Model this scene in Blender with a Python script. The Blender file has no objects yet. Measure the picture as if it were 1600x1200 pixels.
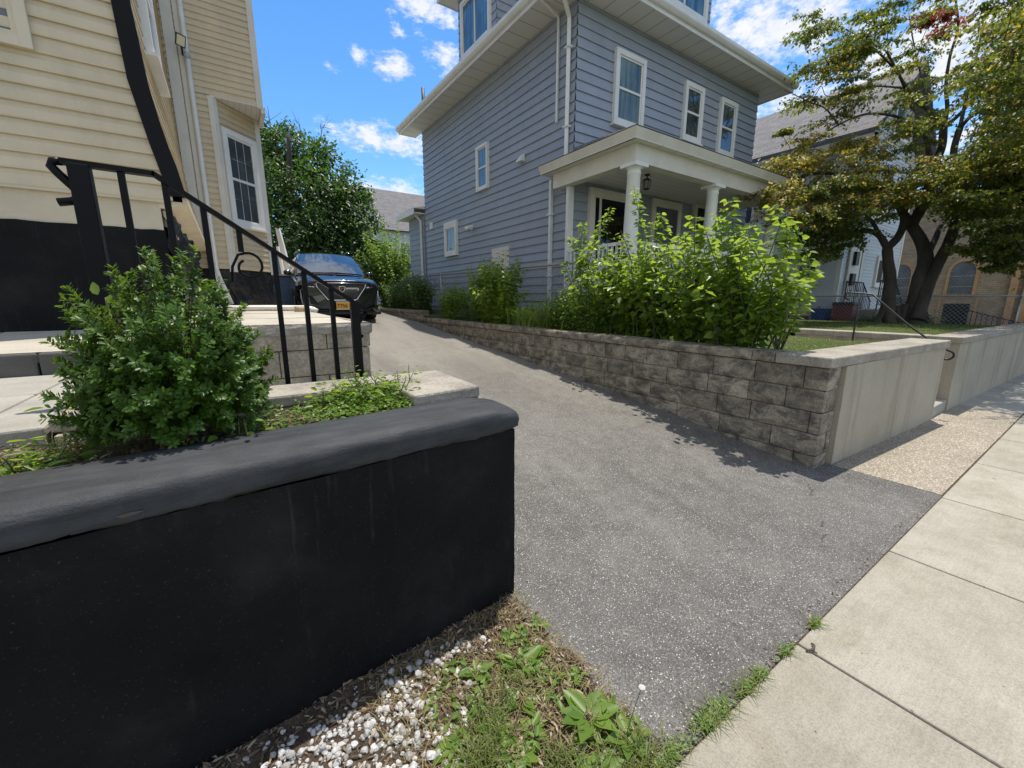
import bpy, math, random
import numpy as np
from mathutils import Matrix, Vector

random.seed(7)
rng = np.random.default_rng(7)
rad = math.radians
scene = bpy.context.scene
COL = scene.collection

# ------------------------------------------------------------------ camera
FPX, PITCH, ROLL, YAW, CH = 642.56, rad(11.62), rad(0.094), rad(33.916), 1.5
_cp, _sp, _cr, _sr = math.cos(PITCH), math.sin(PITCH), math.cos(ROLL), math.sin(ROLL)
_R = np.array([1., 0, 0]); _F = np.array([0, _cp, -_sp]); _U = np.array([0, _sp, _cp])
_R, _U = _R * _cr + _U * _sr, _U * _cr - _R * _sr
_M = np.array([[math.cos(YAW), math.sin(YAW), 0], [-math.sin(YAW), math.cos(YAW), 0], [0, 0, 1]])
CR, CF, CU = _M @ _R, _M @ _F, _M @ _U
CPOS = np.array([0, 0, CH])
cam_data = bpy.data.cameras.new('camera')
cam = bpy.data.objects.new('camera', cam_data); COL.objects.link(cam)
cam_data.sensor_fit = 'HORIZONTAL'; cam_data.sensor_width = 36.0
cam_data.lens = 36.0 * FPX / 1600.0
cam_data.clip_start = 0.05; cam_data.clip_end = 3000
mw = Matrix.Identity(4)
for i in range(3):
    mw[i][0], mw[i][1], mw[i][2], mw[i][3] = CR[i], CU[i], -CF[i], CPOS[i]
cam.matrix_world = mw
scene.camera = cam

def ray(x, y):
    return CF + CR * (x - 800) / FPX - CU * (y - 600) / FPX
def at(x, y, d):                       # survey: a point seen at (x, y), d metres along the view axis
    return CPOS + ray(x, y) * d

# ------------------------------------------------------------------ sky, sun, exposure
SUNV = Vector((0.21, 0.13, 1.0)).normalized()
sun_el = math.asin(SUNV.z); sun_az = math.atan2(SUNV.x, SUNV.y)
world = bpy.data.worlds.new('World'); scene.world = world; world.use_nodes = True
wt = world.node_tree; wt.nodes.clear()
def wn(t, **kw):
    n = wt.nodes.new(t)
    for k, v in kw.items(): setattr(n, k, v)
    return n
def wl(a, b): wt.links.new(a, b)
def wmath(op, a, b=None, c=None, clamp=False):
    n = wn('ShaderNodeMath', operation=op, use_clamp=clamp)
    for i, v in enumerate((a, b, c)):
        if v is None: continue
        if isinstance(v, (int, float)): n.inputs[i].default_value = v
        else: wl(v, n.inputs[i])
    return n.outputs[0]
w_out = wn('ShaderNodeOutputWorld'); w_bg = wn('ShaderNodeBackground')
SKY_STRENGTH = 0.145
w_bg.inputs[1].default_value = SKY_STRENGTH
wl(w_bg.outputs[0], w_out.inputs[0])
w_sky = wn('ShaderNodeTexSky', sky_type='NISHITA')
w_sky.sun_disc = False; w_sky.sun_elevation = sun_el; w_sky.sun_rotation = sun_az
w_sky.air_density = 1.0; w_sky.dust_density = 0.05; w_sky.ozone_density = 4.0; w_sky.altitude = 30
w_tc = wn('ShaderNodeTexCoord'); w_dir = w_tc.outputs['Generated']
w_sep = wn('ShaderNodeSeparateXYZ'); wl(w_dir, w_sep.inputs[0])
def wnoise(scale, detail, rough, stretch=1.0):
    mp = wn('ShaderNodeMapping'); mp.inputs['Scale'].default_value = (1, 1, stretch)
    wl(w_dir, mp.inputs[0])
    n = wn('ShaderNodeTexNoise'); n.inputs['Scale'].default_value = scale
    n.inputs['Detail'].default_value = detail; n.inputs['Roughness'].default_value = rough
    wl(mp.outputs[0], n.inputs['Vector']); return n.outputs['Fac']
w_n1 = wnoise(24, 9, 0.62, 1.7); w_n2 = wnoise(75, 6, 0.65, 2.2)
# clouds where the photographed sky has them: (px, py, radius x, radius y, weight)
CLOUDS = [(1235, 40, 170, 62, 1.0), (1215, 172, 75, 30, .9), (1480, 80, 220, 120, .95), (1410, 260, 150, 70, .9),
          (559, 88, 17, 13, 1.0), (613, 103, 34, 16, 1.05), (620, 45, 16, 16, .7), (697, 92, 34, 26, .95), (665, 8, 64, 26, 1.0),
          (604, 222, 95, 22, 1.0), (620, 318, 110, 36, 1.15), (515, 105, 22, 12, .55), (640, 275, 40, 12, .5),
          (560, 330, 60, 26, .7), (1130, 20, 60, 60, .8)]
w_mask = None
for (px, py, rx, ry, wgt) in CLOUDS:
    c = ray(px, py); L = np.linalg.norm(c); c = c / L
    ex = CR * (FPX * L / rx) ; ey = CU * (FPX * L / ry)
    # anisotropic distance from the cloud's centre direction
    sub = wn('ShaderNodeVectorMath', operation='SUBTRACT'); wl(w_dir, sub.inputs[0]); sub.inputs[1].default_value = tuple(c)
    da = wn('ShaderNodeVectorMath', operation='DOT_PRODUCT'); wl(sub.outputs[0], da.inputs[0]); da.inputs[1].default_value = tuple(ex)
    db = wn('ShaderNodeVectorMath', operation='DOT_PRODUCT'); wl(sub.outputs[0], db.inputs[0]); db.inputs[1].default_value = tuple(ey)
    dl = wn('ShaderNodeVectorMath', operation='LENGTH')
    d2 = wmath('ADD', wmath('MULTIPLY', da.outputs['Value'], da.outputs['Value']), wmath('MULTIPLY', db.outputs['Value'], db.outputs['Value']))
    m = wmath('MULTIPLY', wmath('SUBTRACT', 1.0, wmath('MULTIPLY', wmath('SQRT', d2), 0.62), clamp=True), wgt)
    dd = wn('ShaderNodeVectorMath', operation='DOT_PRODUCT'); wl(w_dir, dd.inputs[0]); dd.inputs[1].default_value = tuple(c)
    m = wmath('MULTIPLY', m, wmath('GREATER_THAN', dd.outputs['Value'], 0.2))
    w_mask = m if w_mask is None else wmath('MAXIMUM', w_mask, m)
# broken cloud behind the photographer and overhead, unseen, added to whiten the skylight
dback = wn('ShaderNodeVectorMath', operation='DOT_PRODUCT'); wl(w_dir, dback.inputs[0]); dback.inputs[1].default_value = (-0.55, -0.83, 0)
w_big = wnoise(3.2, 4, 0.5, 1.6)
over = wmath('MULTIPLY', wmath('SUBTRACT', w_sep.outputs[2], 0.70, clamp=True), 5.0, clamp=True)
back = wmath('MULTIPLY', wmath('MAXIMUM', over, wmath('MULTIPLY', wmath('SUBTRACT', dback.outputs['Value'], 0.0, clamp=True), 2.2, clamp=True)), wmath('MULTIPLY', w_big, 1.7))
w_mask = wmath('MAXIMUM', w_mask, back)
w_amt = wmath('ADD', wmath('MULTIPLY', w_mask, 0.72), wmath('ADD', wmath('MULTIPLY', w_n1, 1.15), wmath('MULTIPLY', w_n2, 0.55)))
w_mr = wn('ShaderNodeMapRange', interpolation_type='SMOOTHSTEP')
w_mr.inputs['From Min'].default_value = 1.13; w_mr.inputs['From Max'].default_value = 1.55
wl(w_amt, w_mr.inputs['Value'])
w_alpha = wmath('MULTIPLY', w_mr.outputs[0], 0.95)
w_gate = wmath('GREATER_THAN', w_mask, 0.001)
w_alpha = wmath('MULTIPLY', w_alpha, w_gate)
w_cc = wn('ShaderNodeMix', data_type='RGBA')
w_cc.inputs[6].default_value = (3.3, 3.5, 3.85, 1); w_cc.inputs[7].default_value = (4.9, 4.85, 4.8, 1)
wl(w_n1, w_cc.inputs[0])
w_hs = wn('ShaderNodeHueSaturation'); w_hs.inputs['Saturation'].default_value = 1.22; w_hs.inputs['Value'].default_value = 0.95
wl(w_sky.outputs[0], w_hs.inputs['Color'])
w_mix = wn('ShaderNodeMix', data_type='RGBA')
wl(w_alpha, w_mix.inputs[0]); wl(w_hs.outputs[0], w_mix.inputs[6]); wl(w_cc.outputs[2], w_mix.inputs[7])
wl(w_mix.outputs[2], w_bg.inputs[0])

sun_d = bpy.data.lights.new('sun', 'SUN'); sun = bpy.data.objects.new('sun', sun_d); COL.objects.link(sun)
sun_d.energy = 3.4; sun_d.angle = rad(0.53); sun_d.color = (1.0, 0.935, 0.84)
sun.rotation_euler = (-SUNV).to_track_quat('-Z', 'Y').to_euler()
sun.location = (8, 4, 30)
vs = scene.view_settings
vs.view_transform = 'Standard'; vs.look = 'None'; vs.gamma = 1.0; vs.exposure = 0.66; vs.use_curve_mapping = False
scene.render.engine = 'CYCLES'
scene.cycles.max_bounces = 6; scene.cycles.diffuse_bounces = 3; scene.cycles.glossy_bounces = 3
scene.cycles.transmission_bounces = 4; scene.cycles.transparent_max_bounces = 6
scene.cycles.use_denoising = True

# ------------------------------------------------------------------ materials
def newmat(name):
    m = bpy.data.materials.new(name); m.use_nodes = True
    nt = m.node_tree; nt.nodes.clear()
    out = nt.nodes.new('ShaderNodeOutputMaterial'); b = nt.nodes.new('ShaderNodeBsdfPrincipled')
    nt.links.new(b.outputs[0], out.inputs[0])
    return m, nt, b, out
class NT:
    def __init__(s, nt): s.nt = nt
    def n(s, t, **kw):
        x = s.nt.nodes.new(t)
        for k, v in kw.items(): setattr(x, k, v)
        return x
    def l(s, a, b): s.nt.links.new(a, b)
    def coord(s, scale=(1, 1, 1), which='Object', rot=(0, 0, 0)):
        tc = s.n('ShaderNodeTexCoord'); mp = s.n('ShaderNodeMapping')
        mp.inputs['Scale'].default_value = scale; mp.inputs['Rotation'].default_value = rot
        s.l(tc.outputs[which], mp.inputs[0]); return mp.outputs[0]
    def noise(s, scale, detail=5, rough=.55, stretch=(1, 1, 1), rot=(0, 0, 0), dist=0):
        x = s.n('ShaderNodeTexNoise'); x.inputs['Scale'].default_value = scale
        x.inputs['Detail'].default_value = detail; x.inputs['Roughness'].default_value = rough
        x.inputs['Distortion'].default_value = dist
        s.l(s.coord(stretch, rot=rot), x.inputs['Vector']); return x.outputs['Fac']
    def voro(s, scale, out='Color', stretch=(1, 1, 1), feature='F1'):
        x = s.n('ShaderNodeTexVoronoi', feature=feature); x.inputs['Scale'].default_value = scale
        s.l(s.coord(stretch), x.inputs['Vector']); return x.outputs[out]
    def ramp(s, fac, stops):
        r = s.n('ShaderNodeValToRGB'); e = r.color_ramp.elements
        while len(e) < len(stops): e.new(.5)
        for i, (p, c) in enumerate(stops):
            e[i].position = p; e[i].color = (*c, 1) if len(c) == 3 else c
        s.l(fac, r.inputs[0]); return r.outputs[0]
    def mix(s, fac, a, b, blend='MIX'):
        m = s.n('ShaderNodeMix', data_type='RGBA', blend_type=blend)
        for i, v in ((0, fac), (6, a), (7, b)):
            if isinstance(v, (int, float)): m.inputs[i].default_value = v
            elif isinstance(v, tuple): m.inputs[i].default_value = (*v, 1) if len(v) == 3 else v
            else: s.l(v, m.inputs[i])
        return m.outputs[2]
    def math(s, op, a, b=0.0, clamp=False):
        m = s.n('ShaderNodeMath', operation=op, use_clamp=clamp)
        for i, v in enumerate((a, b)):
            if isinstance(v, (int, float)): m.inputs[i].default_value = v
            else: s.l(v, m.inputs[i])
        return m.outputs[0]
    def bump(s, h, strength=.3, dist=.01):
        b = s.n('ShaderNodeBump'); b.inputs['Strength'].default_value = strength; b.inputs['Distance'].default_value = dist
        s.l(h, b.inputs['Height']); return b.outputs[0]
    def island(s):
        return s.n('ShaderNodeNewGeometry').outputs['Random Per Island']

def tone(c, k): return tuple(min(1, max(0, x * k)) for x in c)
def M(name, c, rough=.6, var=.15, vs_=3.0, bump=.0, bs=60., metallic=0., spec=.5, stretch=(1, 1, 1), coat=0., fine=0., bdist=.01):
    m, nt, b, out = newmat(name); g = NT(nt)
    f = g.noise(vs_, 6, .6, stretch)
    col = g.ramp(f, [(.3, tone(c, 1 - var)), (.7, tone(c, 1 + var))])
    if fine > 0:
        f2 = g.noise(bs, 3, .6)
        col = g.mix(1.0, col, g.ramp(f2, [(.3, (1 - fine,) * 3), (.7, (1 + 0 * fine,) * 3)]), 'MULTIPLY')
    g.l(col, b.inputs['Base Color'])
    b.inputs['Roughness'].default_value = rough; b.inputs['Metallic'].default_value = metallic
    b.inputs['Specular IOR Level'].default_value = spec; b.inputs['Coat Weight'].default_value = coat
    if bump > 0: g.l(g.bump(g.noise(bs, 5, .6), bump, bdist), b.inputs['Normal'])
    return m

def leaf_mat(name, ca, cb, trans, rough=.42, tw=.45, spec=.45):
    m, nt, b, out = newmat(name); g = NT(nt)
    r = g.island()
    col = g.ramp(r, [(0.0, ca), (1.0, cb)])
    g.l(col, b.inputs['Base Color']); b.inputs['Roughness'].default_value = rough
    b.inputs['Specular IOR Level'].default_value = spec
    t = g.n('ShaderNodeBsdfTranslucent')
    g.l(g.mix(1.0, g.ramp(r, [(0, tone(trans, .8)), (1, tone(trans, 1.2))]), (1, 1, 1), 'MULTIPLY'), t.inputs['Color'])
    mx = g.n('ShaderNodeMixShader'); mx.inputs[0].default_value = tw
    g.l(b.outputs[0], mx.inputs[1]); g.l(t.outputs[0], mx.inputs[2]); g.l(mx.outputs[0], out.inputs[0])
    return m

MAT = {}
def build_materials():
    # asphalt with pale aggregate
    m, nt, b, out = newmat('asphalt'); g = NT(nt)
    big = g.noise(1.1, 4, .6); mid = g.noise(7, 5, .6); fine = g.noise(170, 3, .65)
    base = g.ramp(big, [(.3, (.098, .092, .083)), (.7, (.155, .147, .133))])
    base = g.mix(.55, base, g.ramp(mid, [(.3, (.08, .075, .068)), (.7, (.16, .151, .136))]))
    sp_ = g.n('ShaderNodeSeparateXYZ'); g.l(g.coord(), sp_.inputs[0])
    old = g.ramp(g.math('ADD', g.math('MULTIPLY', sp_.outputs[1], .11), g.math('MULTIPLY', mid, .35)), [(.35, (0, 0, 0)), (.95, (1, 1, 1))])
    base = g.mix(g.math('MULTIPLY', old, .75), base, (.245, .225, .187))
    trk = g.noise(1.5, 5, .65, (1, .18, 1)); base = g.mix(1.0, base, g.ramp(trk, [(.34, (.72, .715, .71)), (.58, (1.06, 1.06, 1.06))]), 'MULTIPLY')
    new = g.ramp(g.math('ADD', sp_.outputs[1], g.math('MULTIPLY', g.noise(2.5, 4, .6), .7)), [(.0, (1, 1, 1)), (.85, (1, 1, 1)), (1.0, (0, 0, 0))])
    base = g.mix(g.math('MULTIPLY', new, .35), base, (.085, .082, .077))
    ck = g.n('ShaderNodeTexVoronoi', feature='DISTANCE_TO_EDGE'); ck.inputs['Scale'].default_value = .55
    wv = g.n('ShaderNodeVectorMath', operation='ADD'); g.l(g.coord(), wv.inputs[0]); nz = g.n('ShaderNodeTexNoise'); nz.inputs['Scale'].default_value = 3.5; nz.inputs['Detail'].default_value = 6; g.l(g.coord(), nz.inputs['Vector'])
    sc_ = g.n('ShaderNodeVectorMath', operation='SCALE'); g.l(nz.outputs['Color'], sc_.inputs[0]); sc_.inputs['Scale'].default_value = .16; g.l(sc_.outputs[0], wv.inputs[1]); g.l(wv.outputs[0], ck.inputs['Vector'])
    crk = g.math('MULTIPLY', g.math('LESS_THAN', ck.outputs['Distance'], .0018), g.math('GREATER_THAN', g.noise(.9, 3, .6), .52))
    base = g.mix(g.math('MULTIPLY', crk, .75), base, (.03, .03, .027))
    base = g.mix(1.0, base, g.ramp(fine, [(.36, (.45, .45, .45)), (.60, (1.3, 1.3, 1.3))]), 'MULTIPLY')
    v = g.n('ShaderNodeTexVoronoi'); v.inputs['Scale'].default_value = 135; g.l(g.coord(), v.inputs['Vector'])
    sp = g.n('ShaderNodeSeparateColor'); g.l(v.outputs['Color'], sp.inputs[0])
    hit = g.math('MULTIPLY', g.math('GREATER_THAN', sp.outputs[0], .62), g.math('LESS_THAN', v.outputs['Distance'], .40))
    shade = g.ramp(sp.outputs[1], [(0, (.17, .165, .155)), (.8, (.30, .29, .275)), (1, (.62, .6, .56))])
    col = g.mix(hit, base, shade)
    g.l(col, b.inputs['Base Color']); b.inputs['Roughness'].default_value = .82
    g.l(g.bump(g.math('ADD', g.noise(120, 4, .7), g.math('MULTIPLY', v.outputs['Distance'], -.6)), .55, .006), b.inputs['Normal'])
    MAT['asphalt'] = m
    # broom-finished concrete slabs
    m, nt, b, out = newmat('sidewalk_concrete'); g = NT(nt)
    big = g.noise(1.6, 5, .6); isl = g.island()
    base = g.ramp(big, [(.25, (.30, .276, .222)), (.75, (.395, .368, .305))])
    base = g.mix(1.0, base, g.ramp(isl, [(0, (.86, .85, .83)), (1, (1.06, 1.06, 1.06))]), 'MULTIPLY')
    fine = g.noise(160, 3, .6); base = g.mix(1.0, base, g.ramp(fine, [(.3, (.74, .73, .72)), (.6, (1.05, 1.05, 1.05))]), 'MULTIPLY')
    broom = g.noise(90, 3, .6, (.06, 1, 1), rot=(0, 0, 1.2))
    base = g.mix(1.0, base, g.ramp(broom, [(.35, (.95, .95, .945)), (.6, (1.02, 1.02, 1.02))]), 'MULTIPLY')
    blot = g.noise(5, 6, .7); base = g.mix(1.0, base, g.ramp(blot, [(.3, (.84, .83, .8)), (.55, (1, 1, 1))]), 'MULTIPLY')
    gv = g.n('ShaderNodeTexVoronoi'); gv.inputs['Scale'].default_value = 4.5; g.l(g.coord(), gv.inputs['Vector']); gs = g.n('ShaderNodeSeparateColor'); g.l(gv.outputs['Color'], gs.inputs[0])
    spot = g.math('MULTIPLY', g.math('GREATER_THAN', gs.outputs[0], .66), g.math('LESS_THAN', gv.outputs['Distance'], g.math('MULTIPLY', gs.outputs[1], .07)))
    base = g.mix(g.math('MULTIPLY', spot, .6), base, (.09, .085, .075))
    st3 = g.noise(2.3, 7, .72, dist=1.2); base = g.mix(1.0, base, g.ramp(st3, [(.36, (.88, .86, .82)), (.5, (1, 1, 1))]), 'MULTIPLY')
    g.l(base, b.inputs['Base Color']); b.inputs['Roughness'].default_value = .85
    g.l(g.bump(g.math('ADD', g.math('MULTIPLY', broom, .5), fine), .3, .004), b.inputs['Normal'])
    MAT['sidewalk'] = m
    # exposed aggregate strip
    m, nt, b, out = newmat('exposed_aggregate'); g = NT(nt)
    v = g.n('ShaderNodeTexVoronoi'); v.inputs['Scale'].default_value = 75; g.l(g.coord(), v.inputs['Vector'])
    sp = g.n('ShaderNodeSeparateColor'); g.l(v.outputs['Color'], sp.inputs[0])
    col = g.ramp(sp.outputs[0], [(0, (.24, .21, .16)), (.5, (.43, .385, .305)), (1, (.64, .59, .50))])
    col = g.mix(g.ramp(v.outputs['Distance'], [(.25, (0, 0, 0)), (.6, (1, 1, 1))]), col, (.23, .195, .145))
    col = g.mix(1.0, col, g.ramp(g.noise(2, 5, .6), [(.3, (.8, .78, .76)), (.7, (1.1, 1.1, 1.1))]), 'MULTIPLY')
    g.l(col, b.inputs['Base Color']); b.inputs['Roughness'].default_value = .8
    g.l(g.bump(v.outputs['Distance'], .6, -.006), b.inputs['Normal'])
    MAT['aggregate'] = m
    # split-face wall blocks with dark weathering
    m, nt, b, out = newmat('wall_block'); g = NT(nt)
    isl = g.island()
    base = g.ramp(isl, [(0, (.32, .275, .205)), (.5, (.41, .355, .265)), (1, (.49, .43, .335))])
    blot = g.noise(5.5, 8, .72, (1, 1, 1.6), dist=.6)
    base = g.mix(g.ramp(blot, [(.40, (1, 1, 1)), (.62, (0, 0, 0))]), base, (.125, .110, .087))
    base = g.mix(1.0, base, g.ramp(g.noise(45, 5, .7), [(.3, (.6, .6, .59)), (.65, (1.1, 1.1, 1.1))]), 'MULTIPLY')
    g.l(base, b.inputs['Base Color']); b.inputs['Roughness'].default_value = .9
    g.l(g.bump(g.math('ADD', g.noise(22, 8, .7), g.math('MULTIPLY', g.noise(90, 4, .7), .5)), .5, .016), b.inputs['Normal'])
    MAT['block'] = m
    # stained concrete wall, run-off streaks down from the coping
    m, nt, b, out = newmat('stained_concrete'); g = NT(nt)
    st = g.noise(4.2, 6, .62, (1, 1, .07)); st2 = g.noise(13, 4, .6, (1, 1, .08)); big = g.noise(1.3, 4, .6)
    base = g.ramp(big, [(.3, (.34, .30, .225)), (.7, (.42, .38, .295))])
    base = g.mix(1.0, base, g.ramp(st, [(.34, (.72, .69, .64)), (.46, (1, 1, 1))]), 'MULTIPLY')
    base = g.mix(1.0, base, g.ramp(st2, [(.36, (.92, .91, .89)), (.5, (1.0, 1.0, 1.0))]), 'MULTIPLY')
    base = g.mix(1.0, base, g.ramp(g.noise(70, 4, .6), [(.3, (.86, .86, .86)), (.6, (1, 1, 1))]), 'MULTIPLY')
    g.l(base, b.inputs['Base Color']); b.inputs['Roughness'].default_value = .85
    g.l(g.bump(g.noise(40, 5, .6), .25, .006), b.inputs['Normal'])
    MAT['stained'] = m
    MAT['tanblock'] = M('tan_block', (.40, .345, .255), .9, .28, 5, .6, 40, fine=.4)
    MAT['coping'] = M('coping_concrete', (.36, .325, .265), .88, .3, 4, .7, 55, fine=.35)
    MAT['concrete'] = M('pale_concrete', (.50, .46, .375), .88, .18, 2.2, .45, 90, fine=.25)
    MAT['walk'] = M('grey_concrete', (.37, .35, .30), .88, .2, 2.5, .4, 110, fine=.22)
    # black painted masonry
    m, nt, b, out = newmat('black_paint'); g = NT(nt)
    base = g.ramp(g.noise(2.2, 6, .6), [(.3, (.0052, .0058, .0066)), (.55, (.0105, .0106, .0107)), (.75, (.023, .0225, .021))])
    dust = g.noise(150, 2, .5); pos = g.noise(3, 4, .6)
    base = g.mix(g.ramp(dust, [(.66, (0, 0, 0)), (.74, (.5, .5, .5))]), base, (.075, .072, .065))
    drip = g.noise(26, 4, .6, (1, 1, .06))
    base = g.mix(g.math('MULTIPLY', g.ramp(drip, [(.58, (0, 0, 0)), (.72, (.8, .8, .8))]), g.ramp(pos, [(.5, (0, 0, 0)), (.66, (.5, .5, .5))])), base, (.06, .062, .062))
    g.l(base, b.inputs['Base Color']); b.inputs['Roughness'].default_value = .62
    b.inputs['Specular IOR Level'].default_value = .1
    g.l(g.bump(g.math('ADD', g.noise(8, 5, .6), g.math('MULTIPLY', g.noise(90, 4, .6), .35)), .35, .012), b.inputs['Normal'])
    MAT['black'] = m
    m, nt, b, out = newmat('black_paint_cap'); g = NT(nt)
    base = g.ramp(g.noise(5, 7, .65), [(.3, (.032, .034, .036)), (.7, (.058, .061, .064))])
    base = g.mix(g.ramp(g.noise(55, 5, .7), [(.62, (0, 0, 0)), (.78, (.8, .8, .8))]), base, (.11, .11, .11))
    base = g.mix(1.0, base, g.ramp(g.noise(30, 3, .6, (.15, 1, 1)), [(.35, (.7, .7, .7)), (.6, (1.05, 1.05, 1.05))]), 'MULTIPLY')
    g.l(base, b.inputs['Base Color']); b.inputs['Roughness'].default_value = .6
    b.inputs['Specular IOR Level'].default_value = .28
    g.l(g.bump(g.math('ADD', g.noise(26, 7, .7, (.22, 1, 1)), g.math('MULTIPLY', g.noise(150, 4, .7), .6)), .5, .009), b.inputs['Normal'])
    MAT['blackcap'] = m
    MAT['blackstone'] = M('black_painted_stone', (.010, .0105, .012), .45, .4, 6, .9, 9, bdist=.05)
    MAT['rail'] = M('black_metal', (.004, .004, .005), .42, .2, 8, .1, 60, spec=.16)
    MAT['iron'] = M('black_iron', (.01, .01, .011), .45, .2, 8)
    # siding
    def siding(name, c, rough=.5, st=.12):
        m, nt, b, out = newmat(name); g = NT(nt)
        col = g.ramp(g.noise(1.2, 5, .6), [(.3, tone(c, .94)), (.7, tone(c, 1.05))])
        col = g.mix(1.0, col, g.ramp(g.island(), [(0, (.95, .95, .95)), (1, (1.03, 1.03, 1.03))]), 'MULTIPLY')
        col = g.mix(1.0, col, g.ramp(g.noise(6, 6, .65, (1, 1, .25)), [(.3, (1 - st,) * 3), (.6, (1, 1, 1))]), 'MULTIPLY')
        g.l(col, b.inputs['Base Color']); b.inputs['Roughness'].default_value = rough
        g.l(g.bump(g.noise(35, 4, .6, (.3, .3, 3)), .12, .004), b.inputs['Normal'])
        return m
    MAT['beige'] = siding('beige_siding', (.64, .535, .36), .45)
    MAT['beigetrim'] = siding('beige_trim', (.68, .585, .42), .5)
    MAT['blue'] = siding('blue_grey_siding', (.315, .35, .405), .55, .08)
    MAT['white2'] = siding('white_siding', (.60, .63, .68), .5, .08)
    MAT['blueshed'] = siding('blue_siding', (.10, .18, .32), .5, .1)
    MAT['white'] = M('white_paint', (.74, .735, .70), .5, .07, 2.5, .08, 30)
    MAT['cream'] = M('cream_trim', (.66, .63, .55), .55, .1, 2.5, .1, 30)
    MAT['stucco'] = M('beige_parging', (.58, .50, .36), .9, .1, 3, .35, 60)
    # soffit boards: narrow grooves
    def soffit(name, c, axis, pitch):
        m, nt, b, out = newmat(name); g = NT(nt)
        sp = g.n('ShaderNodeSeparateXYZ'); g.l(g.coord(), sp.inputs[0])
        fr = g.math('FRACT', g.math('DIVIDE', sp.outputs[axis], pitch))
        ln = g.math('LESS_THAN', fr, .05)
        g.l(g.mix(ln, c, tone(c, .45)), b.inputs['Base Color']); b.inputs['Roughness'].default_value = .5
        return m
    MAT['soffit_x'] = soffit('soffit_boards', (.68, .66, .60), 'X', .42)
    MAT['soffit_y'] = soffit('soffit_boards', (.68, .66, .60), 'Y', .42)
    MAT['porchceil'] = soffit('porch_ceiling_boards', (.66, .64, .60), 'Y', .20)
    MAT['soffit_d'] = soffit('soffit_boards', (.68, .66, .60), 'X', .09)
    # glass
    def glass(name, c, rough=.03, ior=1.7, curtain=None):
        m, nt, b, out = newmat(name); g = NT(nt)
        col = g.ramp(g.noise(2.0, 3, .5), [(.35, tone(c, .75)), (.65, tone(c, 1.25))])
        if curtain: col = g.mix(1.0, col, g.ramp(g.noise(9, 3, .6, (1, 1, .06)), [(.35, (.45, .45, .45)), (.62, curtain)]), 'MULTIPLY')
        g.l(col, b.inputs['Base Color']); b.inputs['Roughness'].default_value = rough; b.inputs['IOR'].default_value = ior
        g.l(g.bump(g.noise(1.6, 2, .5), .03, .02), b.inputs['Normal'])
        return m
    MAT['glass'] = glass('window_glass', (.035, .05, .06), ior=1.9, curtain=(2.2, 2.1, 2.0))
    MAT['glassblue'] = glass('window_glass_blind', (.06, .12, .18), ior=1.8, curtain=(1.7, 1.6, 1.5))
    MAT['glassgreen'] = glass('window_glass_shade', (.10, .125, .095), ior=1.7, curtain=(1.6, 1.6, 1.5))
    MAT['glassdark'] = glass('dark_glass', (.006, .007, .009), ior=1.5)
    MAT['glasscurtain'] = glass('curtained_glass', (.045, .06, .066), ior=1.55)
    MAT['screen'] = glass('grey_storm_glass', (.12, .13, .145), .2, 1.5)
    # shingles
    def shingle(name, c1, c2, scale=3.2):
        m, nt, b, out = newmat(name); g = NT(nt)
        br = g.n('ShaderNodeTexBrick'); g.l(g.coord(rot=(0, 0, 0), which='UV'), br.inputs['Vector'])
        br.inputs['Color1'].default_value = (*c1, 1); br.inputs['Color2'].default_value = (*c2, 1); br.inputs['Mortar'].default_value = (*tone(c1, .5), 1)
        br.inputs['Scale'].default_value = 1.0; br.inputs['Brick Width'].default_value = .33; br.inputs['Row Height'].default_value = .14
        br.inputs['Mortar Size'].default_value = .008; br.inputs['Bias'].default_value = 0
        col = g.mix(1.0, br.outputs['Color'], g.ramp(g.noise(30, 5, .7), [(.3, (.7, .7, .7)), (.65, (1.1, 1.1, 1.1))]), 'MULTIPLY')
        g.l(col, b.inputs['Base Color']); b.inputs['Roughness'].default_value = .9
        g.l(g.bump(br.outputs['Fac'], .5, -.01), b.inputs['Normal'])
        return m
    MAT['roof'] = shingle('roof_shingles', (.15, .145, .145), (.21, .20, .20))
    # tan brick
    m, nt, b, out = newmat('tan_brick'); g = NT(nt)
    br = g.n('ShaderNodeTexBrick'); g.l(g.coord(which='UV'), br.inputs['Vector'])
    br.inputs['Color1'].default_value = (.34, .235, .145, 1); br.inputs['Color2'].default_value = (.44, .325, .215, 1); br.inputs['Mortar'].default_value = (.24, .20, .16, 1)
    br.inputs['Scale'].default_value = 1.0; br.inputs['Brick Width'].default_value = .22; br.inputs['Row Height'].default_value = .075; br.inputs['Mortar Size'].default_value = .008
    g.l(g.mix(1.0, br.outputs['Color'], g.ramp(g.noise(3, 5, .6), [(.3, (.8, .8, .8)), (.7, (1.1, 1.1, 1.1))]), 'MULTIPLY'), b.inputs['Base Color'])
    b.inputs['Roughness'].default_value = .85; g.l(g.bump(br.outputs['Fac'], .4, -.01), b.inputs['Normal'])
    MAT['brick'] = m
    MAT['brickquoin'] = M('brick_quoin', (.46, .27, .14), .85, .15, 5)
    MAT['stonetrim'] = M('stone_trim', (.45, .40, .33), .85, .12, 5)
    # metals and plastics
    MAT['galv'] = M('galvanised_wire', (.36, .36, .36), .45, .2, 20, metallic=.6)
    MAT['fencerust'] = M('weathered_pipe', (.27, .25, .235), .55, .3, 25, metallic=.4)
    MAT['carpaint'] = M('black_car_paint', (.006, .008, .016), .12, .1, 1, spec=.7, coat=1.0)
    MAT['carglass'] = glass('windscreen_glass', (.02, .045, .085), .02, 2.3)
    MAT['carside'] = glass('side_window_glass', (.008, .009, .011), .03, 1.6)
    MAT['chrome'] = M('chrome', (.75, .75, .76), .12, .03, 2, metallic=1.0)
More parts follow.
